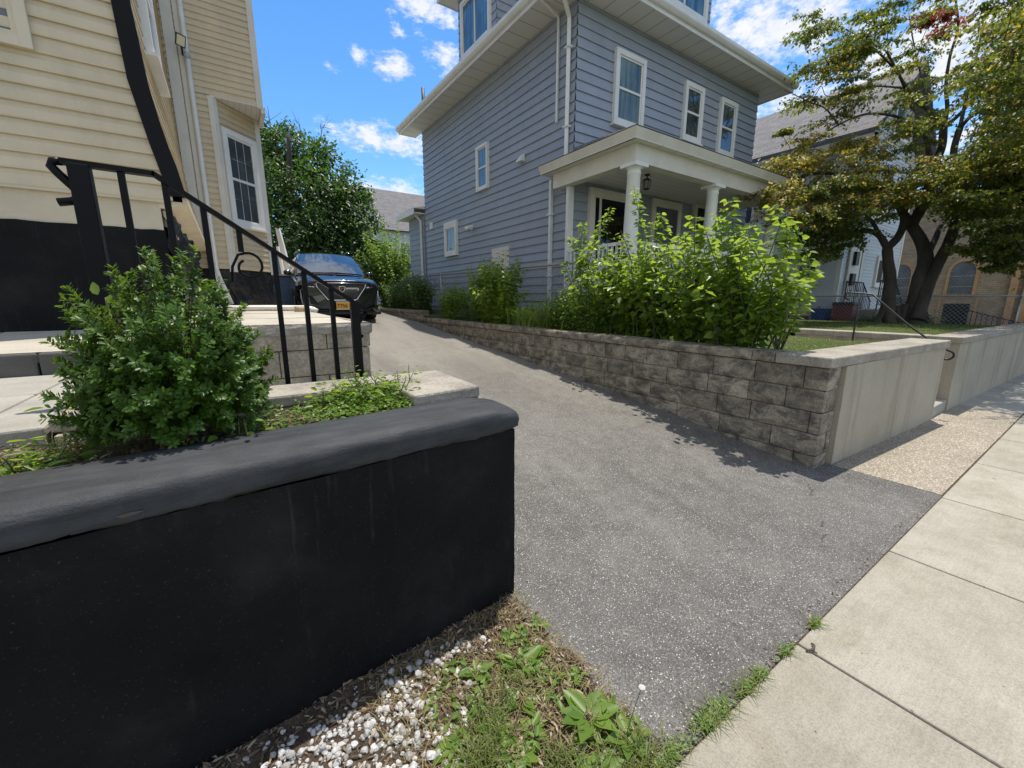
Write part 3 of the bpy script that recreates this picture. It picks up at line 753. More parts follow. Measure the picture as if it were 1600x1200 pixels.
def patio():
    m = MB()   # walkway at the stair head
    for a, b in ((-3.4, -2.17), (-2.16, -.865), (-.855, -.42)):
        for c, d in ((2.2, 3.02), (3.03, 3.74)):
            if b > -.5 and c < 2.5: m.prism([(a, 2.2, .9), (-.63, 2.2, .9), (-.63, 2.45, .9), (-.42, 2.48, .9), (-.42, d, .9), (a, d, .9)], (0, 0, .13))
            else: m.box(a, b, c, d, .9, 1.03)
    m.box(-6, -3.41, 2.2, 3.74, .9, 1.03)
    struct(m.build('walkway', MAT['walk'], bevel=.01))
    m = MB()
    for (a, b) in ((-6, -1.55), (-1.535, -.55)):
        m.face([(a, 3.80, 1.17), (b, 3.80, 1.17), (b, 5.05, 1.235), (a, 5.05, 1.235)])
    m.face([(-.54, 3.80, 1.29), (.98, 3.80, 1.29), (.98, 10.4, 1.345), (-.54, 10.4, 1.345)])
    for k in range(4):
        y = 5.0 + 1.4 * k
        m.box(-.5, .97, y, y + .012, 1.2, 1.294 + .0083 * (y - 3.8))
    m.face([(-.545, 3.80, 1.29), (-.545, 5.05, 1.29), (-.545, 5.05, 1.0), (-.545, 3.80, 1.0)])
    struct(m.build('patio', MAT['concrete']))
    t = thing('patio_step', 'dark grey concrete step up to the porch landing left of the boxwood', 'step', (-2, 3.78, 1.03))
    m = MB()
    for (a, b) in ((-6, -2.8), (-2.79, -1.04), (-1.03, -.56)): m.box(a, b, 3.742, 3.80, 1.0, 1.168)
    m.build('riser', M('dark_concrete', (.10, .095, .085), .88, .25, 4, .4, 90), t, bevel=.012)
    t = thing('patio_wall', 'tan concrete block patio wall with rock faced cap behind the stair railing', 'wall', (.4, 3.8, .3))
    m = MB(); blockface(m, (-.5, 3.79, .1), (1, 0, 0), (0, -1, 0), 1.5, -.005 + .1, 5, .222, .52, seed=3, rough=.006)
    blockface(m, (1.0, 3.79, .1), (0, 1, 0), (1, 0, 0), 6.6, .095, 5, .222, .52, seed=4, rough=.006)
    m.box(-.5, .985, 3.82, 10.3, .0, 1.19)
    m.build('block_face', MAT['tanblock'], t)
    m = MB(); blockface(m, (-.52, 3.775, 0), (1, 0, 0), (0, -1, 0), 1.55, 1.205, 1, .088, 2.6, seed=9, rough=.012)
    blockface(m, (1.03, 3.775, 0), (0, 1, 0), (1, 0, 0), 6.6, 1.205, 1, .088, 1.2, seed=10, rough=.012)
    m.box(-.52, 1.02, 3.80, 3.86, 1.2, 1.2905); m.box(.96, 1.02, 3.86, 10.4, 1.2, 1.2905)
    m.build('cap_stone', MAT['coping'], t)
    t = thing('entry_steps', 'concrete steps climbing from the driveway beside the black handrail', 'steps', (.5, 3.1, .2))
    m = MB()
    for k in range(5): m.box(-.42 + .0, 1.0 - .28 * k, 2.43, 3.77, .1 + .16 * k - .1, .33 + .14 * k)
    m.build('treads', MAT['walk'], t, bevel=.01)
    t = thing('drain_pipe', 'cream plastic drain pipe lying across the patio slab with a turned down end', 'pipe', (.6, 7.6, 1.33))
    a = at(415, 480, 6.4); b_ = at(478, 484, 6.2); 
    m = MB(); zz = 1.365
    m.tube([(a[0] - 1.3, a[1] - .3, zz), (a[0], a[1], zz), (b_[0], b_[1], zz), (b_[0] + .10, b_[1] + .0, zz - .02), (b_[0] + .15, b_[1] - .02, zz - .05)], .042, 10)
    m.build('pipe', MAT['pvc'], t)
    m = MB(); m.tube([(b_[0] - .15, b_[1] - .02, zz - .012), (b_[0] - .02, b_[1] - .02, zz - .012)], .046, 10); m.build('coupling', MAT['plank'], t)
patio()

# ------------------------------------------------------------------ stair handrail
def handrail():
    Y = 2.65
    t = thing('stair_handrail', 'black metal stair handrail sloping down to the driveway with curled ends', 'handrail', (.1, Y, 1.0))
    W, H = .032, .016
    def bar(mb, pts, w=.022, h=.011):
        pts = [np.array(p, float) for p in pts]
        for i in range(len(pts) - 1):
            d = unit(pts[i + 1] - pts[i]); side = np.array([0, 1., 0]); up = np.cross(d, side)
            mb.obox(pts[i] - d * .004, d, side, up, (0, np.linalg.norm(pts[i + 1] - pts[i]) + .008), (-w, w), (-h, h))
    m = MB()
    top = [(-.55, Y, 2.072), (-.23, Y, 2.068), (.695, Y, 1.43), (.62, Y, 1.325), (.645, Y, 1.29)]
    bar(m, [(-.53, Y, 2.072), top[1]]); bar(m, top[1:3]); 
    m.tube([top[2], (.665, Y, 1.385), (.625, Y, 1.335), (.622, Y, 1.30), (.66, Y, 1.27)], .012, 8)
    m.tube([(-.53, Y, 2.072), (-.558, Y, 2.068), (-.565, Y, 2.05), (-.545, Y, 2.02), (-.497, Y, 1.958), (-.492, Y, 1.935), (-.52, Y, 1.915), (-.565, Y, 1.905)], .017, 10)
    m.build('top_rail', MAT['rail'], t)
    for (x, z1, z0, w) in ((-.478, 2.066, 1.0, .035), (.625, 1.475, .25, .024)):
        m = MB(); m.obox((x, Y, 0), (1, 0, 0), (0, 1, 0), (0, 0, 1), (-w, w), (-w, w), (z0, z1)); m.build('post', MAT['rail'], t, bevel=.004)
    def zr(x): return 2.068 - (x + .23) * (2.068 - 1.43) / (.925)
    for (x, zz) in ((-.345, 2.06), (-.195, None), (-.06, None), (.225, None), (.362, None), (.498, None)):
        z1 = zz or zr(x) - .008; z0 = 1.0 - max(0, x + .35) * .55
        m = MB(); m.obox((x, Y, 0), (1, 0, 0), (0, 1, 0), (0, 0, 1), (-.0125, .0125), (-.0125, .0125), (z0, z1)); m.build('picket', MAT['rail'], t)
    m = MB(); m.obox((.077, Y, 0), (1, 0, 0), (0, 1, 0), (0, 0, 1), (-.0125, .0125), (-.0125, .0125), (1.74, zr(.077))); m.build('picket', MAT['rail'], t)
    # scroll ring hung under the short picket, open towards the lower left
    c = np.array([.105, Y, 1.675]); m = MB(); pts = []
    for k in range(0, 20):
        a = math.radians(100 - k * 17); r = .062 if k < 15 else .062 - (k - 14) * .006
        pts.append(c + np.array([math.cos(a) * r * .95, 0, math.sin(a) * r]))
    pts = [c + np.array([-.085, 0, -.09]), c + np.array([-.075, 0, -.01]), c + np.array([-.045, 0, .05])] + pts
    m.tube(pts, .0065, 6); m.build('scroll', MAT['rail'], t)
handrail()

# ------------------------------------------------------------------ block retaining wall along the driveway
def block_wall():
    t = thing('block_retaining_wall', 'weathered split face block retaining wall holding the shrub bed along the driveway', 'wall', (4.3, 5, .5))
    m = MB()
    blockface(m, (XR + .012, 10.75, -.08), (0, -1, 0), (-1, 0, 0), 10.75 - 1.375, .0, 5, .2, .43, seed=21, zmin=lambda p: zd(p[1]))
    blockface(m, (XR + .0, 1.375, -.08), (1, 0, 0), (0, -1, 0), .275, .0, 5, .2, .27, seed=22)
    m.box(XR + .03, XR + .28, 1.41, 10.74, -.1, .915)
    m.build('block_face', MAT['block'], t)
    m = MB()
    blockface(m, (XR - .012, 10.75, 0), (0, -1, 0), (-1, 0, 0), 10.75 - 1.80, .922, 1, .096, .46, seed=23, rough=.010)
    y = 10.75
    r = random.Random(5)
    while y > 1.82:
        b = max(1.80, y - .46); m.box(XR - .006, XR + .26, b + .004, y - .004, .925, 1.016 + r.uniform(-.004, .004)); y = b
    m.build('cap_stone', MAT['block'], t)
    t = thing('raised_block_wall', 'short taller step of block retaining wall near the parked car', 'wall', (4.3, 12.5, 1.0))
    m = MB(); blockface(m, (XR + .0, 16.5, -.08), (0, -1, 0), (-1, 0, 0), 16.5 - 10.76, .2, 5, .2, .43, seed=31, zmin=lambda p: zd(p[1]))
    m.box(XR + .03, XR + .28, 10.77, 16.5, 0, 1.10); blockface(m, (XR + .02, 10.765, -.08), (1, 0, 0), (0, -1, 0), .28, .8, 2, .2, .27, seed=32)
    m.build('block_face', MAT['block'], t)
    m = MB(); blockface(m, (XR - .012, 16.5, 0), (0, -1, 0), (-1, 0, 0), 16.5 - 10.74, 1.115, 1, .092, .46, seed=33)
    m.box(XR - .004, XR + .28, 10.745, 16.5, 1.118, 1.205); m.build('cap_stone', MAT['block'], t)
block_wall()

# ------------------------------------------------------------------ concrete front walls and stair to the next lot
def front_walls():
    t = thing('front_wall', 'sunny tan concrete front wall with rust streaks joining the block wall', 'wall', (5.8, 1.3, 0))
    def slabwall(p, q, th, z0, z1, mb, nz=10, nx=30):
        p = np.array([*p, 0.]); q = np.array([*q, 0.]); u = unit(q - p); n = np.array([u[1], -u[0], 0]); L = np.linalg.norm(q - p)
        P = [[p + u * L * i / nx + n * .004 * wob(p + u * L * i / nx + np.array([0, 0, z0 + (z1 - z0) * j / nz]), 2.5) + np.array([0, 0, z0 + (z1 - z0) * j / nz]) for j in range(nz + 1)] for i in range(nx + 1)]
        mb.grid(P); b = -n * th
        mb.face([p + (0, 0, z0), p + (0, 0, z1), p + b + (0, 0, z1), p + b + (0, 0, z0)]); mb.face([q + (0, 0, z0), q + b + (0, 0, z0), q + b + (0, 0, z1), q + (0, 0, z1)])
        mb.face([p + b + (0, 0, z0), p + b + (0, 0, z1), q + b + (0, 0, z1), q + b + (0, 0, z0)])
    m = MB(); slabwall((4.475, 1.33), (7.27, 1.21), .28, -.08, .925, m)
    m.build('wall', MAT['stained'], t)
    m = MB(); m.prism([(4.17, 1.345, .925), (7.30, 1.185, .925), (7.30, 1.56, .925), (4.52, 1.72, .925), (4.52, 1.795, .925), (4.17, 1.795, .925)], (0, 0, .093))
    o = m.build('coping', MAT['coping'], t, bevel=.012)
    m = MB(); m.box(7.08, 7.268, 1.562, 3.4, -.05, .925); m.build('return_wall', MAT['stained'], t)
    t3 = thing('far_front_wall', 'shaded grey concrete front wall below the maple tree', 'wall', (10.5, 1.1, 0))
    m = MB(); slabwall((8.06, 1.22), (20.0, .88), .28, -.08, .93, m, nx=60); m.build('wall', MAT['stained'], t3)
    m = MB(); m.prism([(8.03, 1.195, .93), (20.0, .855, .93), (20.0, 1.2, .93), (8.03, 1.54, .93)], (0, 0, .085))
    m.prism([(8.03, 1.545, .93), (8.36, 1.545, .93), (8.36, 3.2, .93), (8.03, 3.2, .93)], (0, 0, .083)); m.build('coping', MAT['coping'], t3, bevel=.01)
    m = MB(); m.box(8.07, 8.33, 1.50, 3.2, -.05, .928); m.build('return_wall', MAT['stained'], t3)
    t4 = thing('front_steps', 'concrete steps rising from the sidewalk between two front walls', 'steps', (7.65, 2, 0))
    m = MB()
    for k in range(5): m.box(7.275, 8.055, 1.23 + .3 * k, 3.4, -.05 + .17 * k, .15 + .17 * k - .002)
    m.build('treads', MAT['walk'], t4, bevel=.012)
    t5 = thing('step_handrail', 'thin black iron handrail with curled ends on the sidewalk steps', 'handrail', (7.5, 1.5, .1))
    X = 7.5; m = MB()
    m.tube([(X, 1.30, .15), (X, 1.33, .74)], .013, 8); m.build('post', MAT['iron'], t5)
    m = MB(); tp = np.array([7.86, 2.33, 1.60]); m.tube([tp, tp - np.array([0, 0, .78])], .012, 8); m.build('post', MAT['iron'], t5)
    m = MB(); a = np.array([X, 1.24, .88])
    curl = [a, a + (.0, -.06, -.03), a + (0, -.07, -.08), a + (0, -.03, -.12), a + (0, .03, -.11), a + (0, .06, -.07)]
    c2 = tp + np.array([0, .0, .0]); curl2 = [c2 + (0, .12, -.10), c2 + (0, .17, -.07), c2 + (0, .18, -.02), c2 + (0, .14, .01), c2]
    m.tube(catmull(curl2, 3) + catmull([tp + np.array([-.03, -.16, -.02]), np.array([X + .14, 1.62, 1.12]), a], 3) + catmull(curl, 3)[1:], .012, 8)
    m.build('top_rail', MAT['iron'], t5)
front_walls()

# ================================================================== BUILDINGS
def beige_house():
    t = thing('beige_house', 'beige vinyl sided house with black corner trim and black painted foundation', 'house', (-2, 6, 1))
    Y = 5.06
    m = MB(); z = 2.375
    while z < 8.9:
        xe = float(np.interp(z, [2.3, 2.6, 2.9, 3.3, 3.9], [-.32, -.36, -.40, -.44, -.46])); siding(m, (-7, Y), (xe, Y), z, z + .123, .124, (0, -1), .021, True); z += .123
    m.build('front_siding', MAT['beige'], t)
    m = MB(); m.box(-7, -.43, Y + .012, Y + .05, 2.08, 2.373); m.box(-7, -.35, Y - .02, Y + .012, 2.352, 2.374)
    m.build('parging_band', MAT['stucco'], t)
    # foundation: brushed black paint with an uneven top edge
    m = MB(); P = []
    for i in range(80):
        x = -7 + (7 - .42) * i / 79; row = []
        for j in range(14):
            z = .95 + (2.115 + .008 * wob((x, 0, 1), 8) - .95) * j / 13; row.append((x, Y + .004 + .008 * wob((x, 0, z), 4), z))
        P.append(row)
    m.grid(P); m.face([(-.42, Y + .004, .95), (-.42, Y + .6, .95), (-.42, Y + .6, 2.3), (-.42, Y + .004, 2.3)])
    m.build('foundation', MAT['black'], t)
    # rough stone side foundation (front part and below the bay)
    m = MB(); P = []
    for i in range(60):
        y = Y + .02 + 4.5 * i / 59; P.append([(-.40 + .06 * wob((0, y, z), 3.5) + .03 * wob((0, y, z), 8), y, z) for z in np.linspace(.95, 2.34, 22)])
    m.grid(P); P = []
    q = [(-.45, 9.62), (.10, 9.62), (.82, 10.34), (.82, 16)]
    path = []
    for a, b in zip(q[:-1], q[1:]):
        k = 26
        for i in range(k): path.append((a[0] + (b[0] - a[0]) * i / k, a[1] + (b[1] - a[1]) * i / k))
    for (x, y) in path: P.append([(x + .05 * wob((x, y, z), 3.5) + .025 * wob((x, y, z), 8), y + .05 * wob((y, x, z), 3.5), z) for z in np.linspace(1.0, 2.03, 18)])
    m.grid(P); m.build('stone_foundation', MAT['blackstone'], t)
    # flared corner trim
    bl = [(-.56, 5.2), (-.53, 3.85), (-.51, 3.31), (-.465, 3.03), (-.43, 2.82), (-.40, 2.67), (-.345, 2.375)]
    br = [(-.225, 2.43), (-.265, 2.66), (-.30, 2.81), (-.34, 3.04), (-.375, 3.28), (-.395, 3.66), (-.41, 3.89), (-.43, 5.2)]
    m = MB()
    Lp = [(x, z) for x, z in bl]; Rp = br[::-1]
    zs = [5.2, 3.87, 3.66, 3.3, 3.04, 2.82, 2.67, 2.41]
    def fx(tab, z):
        tb = sorted([(b, a) for a, b in tab]); return float(np.interp(z, [b for b, _ in tb], [a for _, a in tb]))
    for za, zb in zip(zs[:-1], zs[1:]):
        m.prism([(fx(bl, za), Y - .05, za), (fx(br, za), Y - .05, za), (fx(br, zb), Y - .05, zb), (fx(bl, zb), Y - .05, zb)], (0, .045, 0))
    m.prism([(-.56, Y - .05, 5.2), (-.43, Y - .05, 5.2), (-.43, Y - .05, 8.9), (-.56, Y - .05, 8.9)], (0, .045, 0))
    m.build('corner_trim', MAT['rail'], t)
    # side wall, bell-cast at its foot
    m = MB(); z = 2.36
    while z < 8.9:
        zt = z + .123; xa = fx(br, min(z, 5.2)) - .012; xb = fx(br, min(zt, 5.2)) - .026
        m.face([(xa, Y - .004, z), (xa, 9.56, z), (xb, 9.56, zt), (xb, Y - .004, zt)]); m.face([(xa - .03, Y - .004, z), (xa - .03, 9.56, z), (xa, 9.56, z), (xa, Y - .004, z)])
        z = zt
    m.build('side_siding', MAT['beige'], t)
    m = MB(); m.prism([(-.44, Y + .01, 2.30), (-.235, Y + .01, 2.35), (-.235, Y + .01, 2.372), (-.44, Y + .01, 2.372)], (0, 4.5, 0))
    m.box(-.45, -.40, Y + .05, 9.5, 2.15, 2.29); m.box(-.262, -.225, Y, 9.56, 2.352, 2.41)
    m.build('flare_soffit', MAT['beigetrim'], t)
    # street-facing wall of the bay, overhanging its cut-off corner
    YB = 9.6
    m = MB(); siding(m, (-.45, YB), (.10, YB), 2.05, 4.97, .1016, (0, -1), .016, True); siding(m, (-.45, YB), (.82, YB), 4.975, 9.2, .1016, (0, -1), .016, True)
    siding(m, (.10, YB), (.84, YB + .74), 2.05, 4.97, .1016, (.707, -.707), .018, True)
    siding(m, (.84, YB + .74), (.84, 17), 2.05, 4.97, .1016, (1, 0), .016, True); siding(m, (.88, YB), (.88, 17), 4.975, 9.2, .1016, (1, 0), .016, True)
    m.build('bay_siding', MAT['beige'], t)
    m = MB()
    m.box(.80, .90, YB - .03, YB + .09, 4.93, 9.2)
    m.prism([(.06, YB - .028, 2.0), (.135, YB - .028, 2.0), (.19, YB + .03, 2.0), (.10, YB + .03, 2.0)], (0, 0, 2.96))
    m.prism([(.78, YB + .655, 2.0), (.865, YB + .70, 2.0), (.865, YB + .82, 2.0), (.83, YB + .82, 2.0)], (0, 0, 2.96))
    m.box(-.42, -.27, YB - .035, YB - .016, 2.5, 9.2); m.box(-.255, -.18, YB - .05, YB - .016, 2.05, 9.2)
    m.build('bay_corner_board', MAT['cream'], t)
    m = MB(); m.prism([(.10, YB - .02, 4.955), (.90, YB - .02, 4.955), (.90, YB + .80, 4.955)], (0, 0, .018))
    m.build('bay_soffit', MAT['soffit_d'], t)
    m = MB(); m.box(.86, .93, YB - .02, YB + .8, 4.86, 4.954); m.build('fascia', MAT['cream'], t)
    m = MB(); m.tube([(-.145, YB - .06, 9.2), (-.145, YB - .06, 2.05), (-.12, YB - .10, 1.9), (.02, YB - .16, 1.40)], .042, 8)
    m.tube([(-.225, YB - .07, 2.4), (-.2, YB - .12, 2.1), (-.10, YB - .18, 1.40)], .022, 8); m.build('downspout', MAT['pvc'], t)
    window(t, (-2.05, Y, 3.36), (1, 0), 1.02, 1.55, (0, -1), .07, .055, 'screen', 'beigetrim', sill=False)
    d = np.array([.7071, .7071]); o = np.array([.10, YB]) + d * .10
    window(t, (o[0], o[1], 2.86), tuple(d), .78, 1.66, (.7071, -.7071), .09, .07, 'glasscurtain', 'white', munt=(2, 3))
    # upper side window, seen edge-on
    window(t, (-.425, 6.0, 3.95), (0, 1), 1.0, 1.5, (1, 0), .1, .06, 'glass', 'white')
    # small solar flood light at the inner corner
    p = np.array([-.20, YB - .22, 5.62])
    m = MB(); m.obox(p, unit((1, .1, -.25)), unit((.2, -.5, .85)), unit((.2, -.85, -.5)), (-.065, .065), (-.085, .085), (-.015, .015)); m.tube([p + (0, .03, -.09), p + (0, .18, -.14)], .015, 6)
    o_ = m.build('flood_light', MAT['plastic'], t)
    m = MB(); m.obox(p, unit((1, .1, -.25)), unit((.2, -.5, .85)), unit((.2, -.85, -.5)), (-.052, .052), (-.07, .07), (.016, .022)); sub(m.build('panel', MAT['ledglass']), o_)
    m = MB(); m.lathe([(0, -.05), (.04, -.03), (.05, 0), (.03, .04), (0, .045)], p + (.06, .02, -.19), 10); sub(m.build('sensor', MAT['lamp']), o_)
    m = MB(); m.box(-7, -.50, Y + .06, 17, 2.3, 8.9); m.box(-6, .76, 10.4, 16.9, 2.03, 8.9); m.box(-6.9, -.44, Y + .1, 10.3, 1.0, 2.25); m.box(-6, .70, 10.5, 16.8, 1.0, 2.0)
    m.build('inner_wall', MAT['stucco'], t)
    m = MB(); m.prism([(-7.4, Y - .4, 8.92), (-.38, Y - .4, 8.92), (-3.8, Y - .4, 11.4)], (0, 12.5, 0)); m.prism([(-1, YB - .1, 9.22), (.98, YB - .1, 9.22), (-1, YB - .1, 10.4)], (0, 7.5, 0)); m.build('roof', MAT['roof'], t, uv=lambda v: (v[1], v[2] * 1.4))
beige_house()

def blue_shed():
    t = thing('blue_shed', 'low building with dark blue lap siding between the beige house and the car', 'shed', (1.1, 15, 1.1))
    m = MB(); siding(m, (.6, 14.0), (1.75, 14.0), 1.05, 2.16, .125, (0, -1), .016); siding(m, (1.75, 14.0), (1.75, 16), 1.05, 2.16, .125, (1, 0), .016)
    m.box(.65, 1.73, 14.02, 16, 1.0, 2.15); m.build('wall', MAT['blueshed'], t)
    m = MB(); m.box(.55, 1.80, 13.9, 16.1, 2.165, 2.21); m.build('roof', MAT['cream'], t)
    t = thing('leaning_panel', 'pale white panel leaning at a slant beside the beige house', 'panel', (1.1, 13.6, 2.1))
    a, b, c, d = at(430, 356, 13.3), at(436, 358, 13.3), at(457, 436, 13.3), at(446, 437, 13.3)
    m = MB(); m.prism([a, b, c, d], (.05, .08, 0)); m.build('board', MAT['white'], t)
    a, b, c, d = at(431, 385, 13.2), at(434, 385, 13.2), at(446, 436, 13.2), at(442, 436, 13.2)
    m = MB(); m.prism([a, b, c, d], (.05, .06, 0)); m.build('edge_strip', MAT['white'], t)
    m = MB(); m.prism([at(428, 400, 13.6), at(446, 400, 13.6), at(452, 440, 13.6), at(430, 440, 13.6)], (.05, .1, 0)); m.build('back_board', MAT['blueshed'], t)
blue_shed()

BX0, BX1, BY0, BY1, BZ = 6.1, 12.85, 6.83, 14.6, 7.1
def blue_house():
    t = thing('blue_house', 'blue grey two storey house with white trim, dormers and a columned front porch', 'house', (9.5, 10, 1))
    E_ = .185
    m = MB(); siding(m, (BX0, BY1), (BX0, BY0 + .012), 1.28, BZ, E_, (-1, 0), .028); m.build('side_siding', MAT['blue'], t)
    m = MB(); siding(m, (BX0 - .016, BY0), (BX1, BY0), 1.28, BZ, E_, (0, -1), .028); m.build('front_siding', MAT['blue'], t)
    m = MB(); m.box(BX0 + .03, BX1, BY0 + .03, BY1, .8, BZ); siding(m, (BX1, BY0), (BX1, BY1), 1.28, BZ, E_, (1, 0), .02); m.build('inner_wall', MAT['blue'], t)
    m = MB(); m.box(BX0 + .01, BX1 - .02, BY0 + .01, BY1 - .02, .7, 1.279); m.build('foundation', MAT['walk'], t)
    # eaves
    ov = .62; x0, x1, y0, y1 = BX0 - ov, BX1 + ov, BY0 - ov, BY1 + ov
    m = MB(); m.box(x0 + .03, x1 - .03, y0 + .03, BY0 - .0, BZ - .012, BZ + .004); m.build('front_soffit', MAT['soffit_x'], t)
    m = MB(); m.box(x0 + .03, BX0, BY0 + .001, y1, BZ - .010, BZ + .004); m.build('side_soffit', MAT['soffit_y'], t); m = MB(); m.box(BX1, x1 - .03, BY0 + .001, y1, BZ - .010, BZ + .004); m.build('side_soffit', MAT['soffit_y'], t)
    m = MB()
    m.box(x0, x1, y0, y0 + .028, BZ - .03, BZ + .17); m.box(x0, x0 + .028, y0 + .03, y1, BZ - .03, BZ + .17); m.box(x1 - .028, x1, y0 + .03, y1, BZ - .03, BZ + .17)
    m.build('fascia', MAT['white'], t)
    def gutter(mb, p, q, n):
        p, q, n = (np.array(v, float) for v in (p, q, n)); up = np.array([0, 0, 1.])
        prof = [(.0, .0), (.05, .0), (.085, .035), (.10, .06), (.10, .12), (.09, .125), (.085, .06), (.05, .02), (.0, .02)]
        mb.prism([p + n * a + up * b for a, b in prof], q - p)
    m = MB(); gutter(m, (x0 - .09, y0 - .002, BZ + .05), (x1 + .05, y0 - .002, BZ + .05), (0, -1, 0)); gutter(m, (x0 - .002, y1, BZ + .05), (x0 - .002, y0 - .09, BZ + .05), (-1, 0, 0))
    m.build('gutter', MAT['white'], t)
    xm, ym = (x0 + x1) / 2, (y0 + y1) / 2; rz = BZ + .17 + 2.9
    m = MB(); A, B, C_, D = (x0, y0, BZ + .18), (x1, y0, BZ + .18), (x1, y1, BZ + .18), (x0, y1, BZ + .18); R1, R2 = (xm, y0 + 3.6, rz), (xm, y1 - 3.6, rz)
    m.face([A, B, R1]); m.face([B, C_, R2, R1]); m.face([C_, D, R2]); m.face([D, A, R1, R2]); m.face([A, D, C_, B])
    m.build('roof', MAT['roof'], t, uv=lambda v: (v[0] + v[1], v[2] * 1.7))
    # side dormer
    DX = 6.16
    m = MB(); siding(m, (DX, 11.86), (DX, 9.84), 7.3, 9.66, E_, (-1, 0), .02); siding(m, (DX - .005, 9.84), (8.8, 9.84), 7.3, 9.66, E_, (0, -1), .02); m.box(DX + .03, 9, 9.87, 11.84, 7.2, 9.64); siding(m, (8.8, 11.86), (DX, 11.86), 7.3, 9.66, E_, (0, 1), .02)
    dm = m.build('side_dormer', MAT['blue'], t)
    m = MB(); m.box(DX - .42, 9.4, 9.45, 12.28, 9.62, 9.66); m.box(DX - .44, DX - .42, 9.43, 12.3, 9.6, 9.78); m.box(DX - .44, 9.4, 9.43, 9.45, 9.6, 9.78); m.box(DX - .44, 9.4, 12.28, 12.3, 9.6, 9.78)
    sub(m.build('dormer_eave', MAT['white']), dm)
    m = MB(); m.prism([(DX - .45, 9.42, 9.785), (DX - .45, 12.31, 9.785), (DX - .45, 10.86, 10.9)], (4, 0, 0)); sub(m.build('dormer_roof', MAT['roof'], None, uv=lambda v: (v[0], v[2])), dm)
    window(t, (DX - .005, 11.62, 8.0), (0, -1), 1.54, 1.36, (-1, 0), .09, .08, 'glassblue', 'white', vertical=True)
    # front dormer
    FY = 6.86
    m = MB(); siding(m, (8.0, FY), (10.32, FY), 7.3, 9.6, E_, (0, -1), .02); siding(m, (10.32, FY - .005), (10.32, 9.4), 7.3, 9.6, E_, (1, 0), .02); m.box(8.03, 10.29, FY + .03, 9.4, 7.2, 9.58)
    dm = m.build('front_dormer', MAT['blue'], t)
    m = MB(); m.box(7.6, 10.75, FY - .4, 9.6, 9.62, 9.8); sub(m.build('dormer_eave', MAT['white']), dm)
    m = MB(); m.prism([(7.6, FY - .4, 9.81), (10.75, FY - .4, 9.81), (9.17, FY - .4, 10.9)], (0, 3, 0)); sub(m.build('dormer_roof', MAT['roof'], None, uv=lambda v: (v[1], v[2])), dm)
    window(t, (8.35, FY - .005, 7.88), (1, 0), 1.76, 1.5, (0, -1), .1, .08, 'glassblue', 'white', vertical=True)
    # second floor windows
    window(t, (7.10, BY0 - .01, 5.14), (1, 0), .93, 1.40, (0, -1), .10, .08, 'glassgreen', 'white')
    window(t, (9.46, BY0 - .01, 5.30), (1, 0), .76, 1.25, (0, -1), .10, .08, 'glass', 'white')
    window(t, (10.98, BY0 - .01, 5.25), (1, 0), .77, 1.32, (0, -1), .10, .08, 'glass', 'white')
    # side windows
    window(t, (BX0 - .01, 10.76, 4.42), (0, -1), .62, 1.12, (-1, 0), .07, .08, 'glassblue', 'white', sill=False)
    window(t, (BX0 - .01, 12.93, 2.86), (0, -1), .88, 1.04, (-1, 0), .12, .08, 'glassgreen', 'white', sash=False, sill=False, top=.2)
    m = MB(); m.obox((BX0 - .01, 10.02, 2.0), (0, -1, 0), (0, 0, 1), (-1, 0, 0), (0, .84), (.0, .84), (-.01, .03)); m.obox((BX0 - .01, 10.02, 2.0), (0, -1, 0), (0, 0, 1), (-1, 0, 0), (.05, .79), (.05, .79), (.0301, .036))
    m.build('access_hatch', MAT['cream'], t)
    # small fittings
    m = MB(); p = (BX0 - .02, 8.6, 4.80); m.obox(p, (0, 1, 0), (0, 0, 1), (-1, 0, 0), (-.10, .10), (-.10, .02), (0, .02)); m.prism([(BX0 - .03, 8.50, 4.82), (BX0 - .15, 8.50, 4.70), (BX0 - .15, 8.50, 4.66), (BX0 - .03, 8.50, 4.66)], (0, .2, 0)); m.build('vent_hood', MAT['white'], t)
    m = MB(); m.obox((BX0 - .02, 14.0, 3.98), (0, 1, 0), (0, 0, 1), (-1, 0, 0), (-.09, .09), (-.11, .11), (0, .05)); m.build('meter_plate', MAT['white'], t)
    m = MB()
    for dy in (-.11, .11):
        c = np.array([BX0 - .12, 11.07 + dy, 3.54]); d = unit((-.7, dy * 4, -.5)); m.lathe([(.0, -.05), (.04, -.05), (.05, 0), (.075, .09), (.07, .10), (.0, .085)], c, 12, d)
    m.lathe([(0, .03), (.06, .03), (.06, 0)], (BX0 - .02, 11.07, 3.56), 12, (-1, 0, 0)); m.build('twin_flood_lamp', MAT['white'], t)
    def spout(pts, r, name='downspout'):
        mb = MB(); mb.tube(pts, r, 4, smooth=False); return mb.build(name, MAT['white'], t)
    spout([(BX0 - .66, 6.55, BZ + .08), (BX0 - .55, 6.72, BZ - .05), (BX0 - .10, 6.98, BZ - .28), (BX0 - .07, 7.0, BZ - .42), (BX0 - .07, 7.0, 4.2)], .052)
    spout([(BX0 - .60, 7.25, BZ - .02), (BX0 - .09, 7.32, BZ - .12), (BX0 - .06, 7.34, BZ - .24), (BX0 - .06, 7.34, 5.1)], .03)
    spout([(BX0 - .07, 7.46, 4.02), (BX0 - .07, 7.46, .95)], .05)
    for ys, zz in (((6.93, 7.07), 6.3), ((6.93, 7.07), 4.9), ((7.39, 7.53), 3.3), ((7.39, 7.53), 2.0)):
        m = MB(); m.box(BX0 - .13, BX0 - .02, *ys, zz, zz + .03); m.build('spout_strap', MAT['white'], t)
    m = MB(); m.tube([(6.6, 15.6, 7.5), (6.6, 15.6, 8.95)], .055, 8); m.build('vent_pipe', MAT['plastic'], t)
